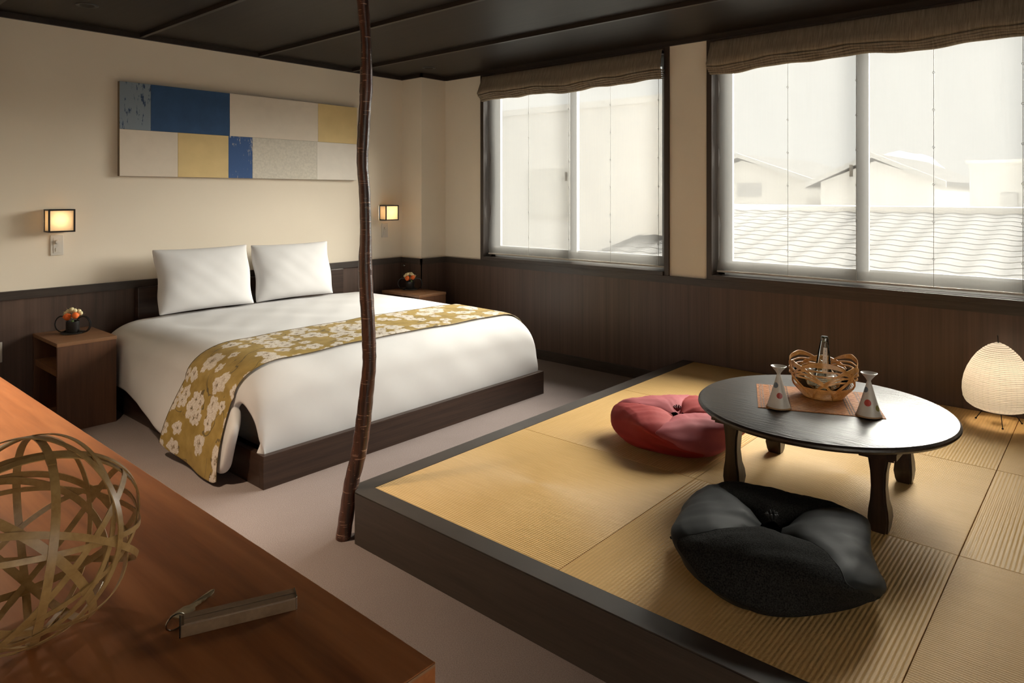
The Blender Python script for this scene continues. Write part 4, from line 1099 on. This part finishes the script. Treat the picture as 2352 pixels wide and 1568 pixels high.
bm = bmesh.new(); add_box(bm, -0.0016, -0.0001, -0.0127, 0.0127, 0.0005, 0.0170, 0.0003, KM); bm_obj('end_cap', bm, M['black_met'], kt)
rc = k0-kd*0.006+kn*0.010+Vector((0, 0, 0.011))
tube('key_ring', [rc+kd*0.0115*math.cos(2*PI*i/24)+Vector((0, 0, 0.0098))*math.sin(2*PI*i/24)+kn*0.006*math.cos(2*PI*i/24) for i in range(24)], 0.0011, M['steel'], kt, 6, True)
ka = Vector((-3.850, -3.560, DZ_)); kb = Vector((-3.779, -3.524, DZ_)); qd = (kb-ka).normalized(); qn = Vector((-qd.y, qd.x, 0))
bm = bmesh.new()
poly = [(-0.004, -0.009), (0.024, -0.010), (0.030, -0.0045), (0.036, -0.004), (0.040, -0.0048), (0.045, -0.0035), (0.050, -0.0046), (0.056, -0.0034), (0.063, -0.0044), (0.072, -0.003), (0.077, 0.0), (0.074, 0.004), (0.030, 0.0045), (0.024, 0.009), (-0.004, 0.008)]
lo = [bm.verts.new(ka+qd*x+qn*y+Vector((0, 0, 0.0004+0.006*max(0, 1-x/0.06)))) for x, y in poly]; hi = [bm.verts.new(v.co+Vector((0, 0, 0.0022))) for v in lo]
bm.faces.new(lo[::-1]); bm.faces.new(hi)
for i in range(len(poly)): bm.faces.new((lo[i], lo[(i+1) % len(poly)], hi[(i+1) % len(poly)], hi[i]))
bm_obj('key_blade', bm, M['brass'], kt)

# ================================================================== OUTSIDE
struct(box('ground', 0.6, 60, -40, 50, -3.6, -3.5, M['x_ground']))
def tag_b(t): return t
b1 = thing('neighbour_building', 'tall pale blank building close outside the window beside the bed', 'building', (6.0, 4.0, -3.5))
box('walls', 4.6, 5.3, -0.2, 12.0, -3.5, 2.62, M['x_wall'], b1)
box('parapet', 4.55, 5.35, -0.25, 12.05, 2.62, 2.72, M['x_wall'], b1)
for yy in (2.0, 4.2):
    wf = box('window_frame', 4.57, 4.62, yy, yy+0.9, 0.9, 1.7, M['x_wall2'], b1); box('window_pane', 4.56, 4.569, yy+0.05, yy+0.85, 0.95, 1.65, M['x_wall2'], wf)
def house(x0, x1, y0, y1, ze, zr, label, mat='x_wall2', win=()):
    t = thing('neighbour_house', label, 'house', ((x0+x1)/2, (y0+y1)/2, -3.5)); ym = (y0+y1)/2
    bm = bmesh.new(); prism_pts = [(y0, -3.5), (y1, -3.5), (y1, ze), (ym, zr-0.12), (y0, ze)]
    A = [bm.verts.new((x0, y, z)) for y, z in prism_pts]; B = [bm.verts.new((x1, y, z)) for y, z in prism_pts]
    bm.faces.new(A); bm.faces.new(B[::-1])
    for i in range(5): bm.faces.new((A[i], A[(i+1) % 5], B[(i+1) % 5], B[i]))
    bm_obj('walls', bm, M[mat], t)
    for ya, za, yb_, zb_ in ((y0-0.35, ze-0.16, ym, zr), (ym, zr, y1+0.35, ze-0.16)):
        bm = bmesh.new(); c = [bm.verts.new((x, y, z+dz)) for x in (x0-0.4, x1+0.4) for y, z in ((ya, za), (yb_, zb_)) for dz in (0, 0.12)]
        for f in ((0, 2, 3, 1), (4, 5, 7, 6), (0, 1, 5, 4), (2, 6, 7, 3), (1, 3, 7, 5), (0, 4, 6, 2)): bm.faces.new([c[i] for i in f])
        bm_obj('roof_slope', bm, M['x_roof'], t)
        bm = bmesh.new(); c = [bm.verts.new((x, y, z+dz)) for x in (x0-0.44, x0-0.401) for y, z in ((ya, za), (yb_, zb_)) for dz in (-0.03, 0.13)]
        for f in ((0, 2, 3, 1), (4, 5, 7, 6), (0, 1, 5, 4), (2, 6, 7, 3), (1, 3, 7, 5), (0, 4, 6, 2)): bm.faces.new([c[i] for i in f])
        bm_obj('fascia', bm, M['x_block'], t)
    for (wy0, wy1, wz0, wz1) in win: box('window', x0-0.03, x0-0.005, wy0, wy1, wz0, wz1, M['x_dark'], t)
house(20.5, 28, 3.65, 8.2, 1.85, 2.65, 'pale gabled house across the roofs, seen through the blind beyond the table', 'x_wall2', [(5.2, 6.1, 1.2, 1.7)])
house(19.5, 27, -0.4, 2.85, 1.70, 2.45, 'narrow gabled house beyond the round table, between its neighbours', 'x_wall')
t = thing('flat_roof_block', 'grey flat-roofed block beyond the tiled roof, past the lantern', 'building', (15, -3.6, -3.5))
box('walls', 13.0, 18.0, -6.0, -2.15, -3.5, 1.93, M['x_block'], t)
box('roof_slab', 12.9, 18.1, -6.1, -2.10, 1.93, 2.00, M['x_wall2'], t)
box('stair_tower', 14.0, 17.0, -5.5, -3.25, 2.00, 2.50, M['x_block'], t)
box('opening', 12.965, 12.995, -2.97, -2.70, 1.00, 1.32, M['x_dark'], t)
bm = bmesh.new()
bmesh.ops.create_icosphere(bm, subdivisions=3, radius=1.0)
for v in bm.verts: v.co = Vector((32+v.co.x*3, 3.2+v.co.y*2.4, 1.2+v.co.z*2.0*(1+0.12*hnoise(v.co.x*2, v.co.y*2, 1))))
tr = thing('distant_tree', 'rounded hazy treetop behind the gabled houses', 'tree', (32, 3.2, -3.5))
bm_obj('crown', bm, M['x_green'], tr, True); tube('trunk', [(32, 3.2, -3.5), (32, 3.2, 0.5)], 0.25, M['x_roof'], tr, 8)
# tiled roof just below the window, tiles one by one
rf = thing('tiled_roof', 'grey wavy clay tile roof just outside the window behind the table', 'roof', (4.5, -2.5, -3.5))
R0, R1x, Zr0, Zr1 = 2.9, 6.6, 0.42, 1.04
nrow, ncol = 15, 18; tw, tl_ = 0.335, (R1x-R0)/nrow; slope = math.atan2(Zr1-Zr0, R1x-R0)
V = []; F = []
for j, (xx, zz) in enumerate(((-0.02, 0.0), (-0.02, 0.008), (tl_*1.06, 0.001))):
    for i in range(9):
        u = i/8; V.append((xx, (u-0.5)*tw, zz+0.010*math.sin(u*2*PI)+(-0.0)))
for j in range(2):
    for i in range(8): F.append((j*9+i, j*9+i+1, (j+1)*9+i+1, (j+1)*9+i))
tme = bpy.data.meshes.new('roof_tile'); tme.from_pydata(V, [], F); tme.update(); tme.materials.append(M['x_tile'])
for p in tme.polygons: p.use_smooth = True
tme.set_sharp_from_angle(angle=math.radians(50))
for j in range(nrow):
    for i in range(ncol):
        o = bpy.data.objects.new('roof_tile', tme); COL.objects.link(o); o.parent = rf
        o.location = Vector((R0+tl_*j, -5.1+tw*i, Zr0+(Zr1-Zr0)*j/nrow))-Vector((4.5, -2.5, -3.5)); o.rotation_euler = (0, -slope, 0)
box('ridge', R1x-0.02, R1x+0.20, -5.3, 0.8, Zr1-0.05, Zr1+0.09, M['x_block'], rf, 0.04)
bm = bmesh.new(); c = [bm.verts.new((x, y, z)) for x, z in ((R0, Zr0-0.07), (R1x, Zr1-0.07)) for y in (-5.25, 0.75)]; bm.faces.new((c[0], c[1], c[3], c[2])); bm_obj('roof_deck', bm, M['x_roof'], rf)
box('walls', R0+0.3, R1x+2.0, -5.2, 0.7, -3.5, Zr0-0.10, M['x_wall2'], rf)
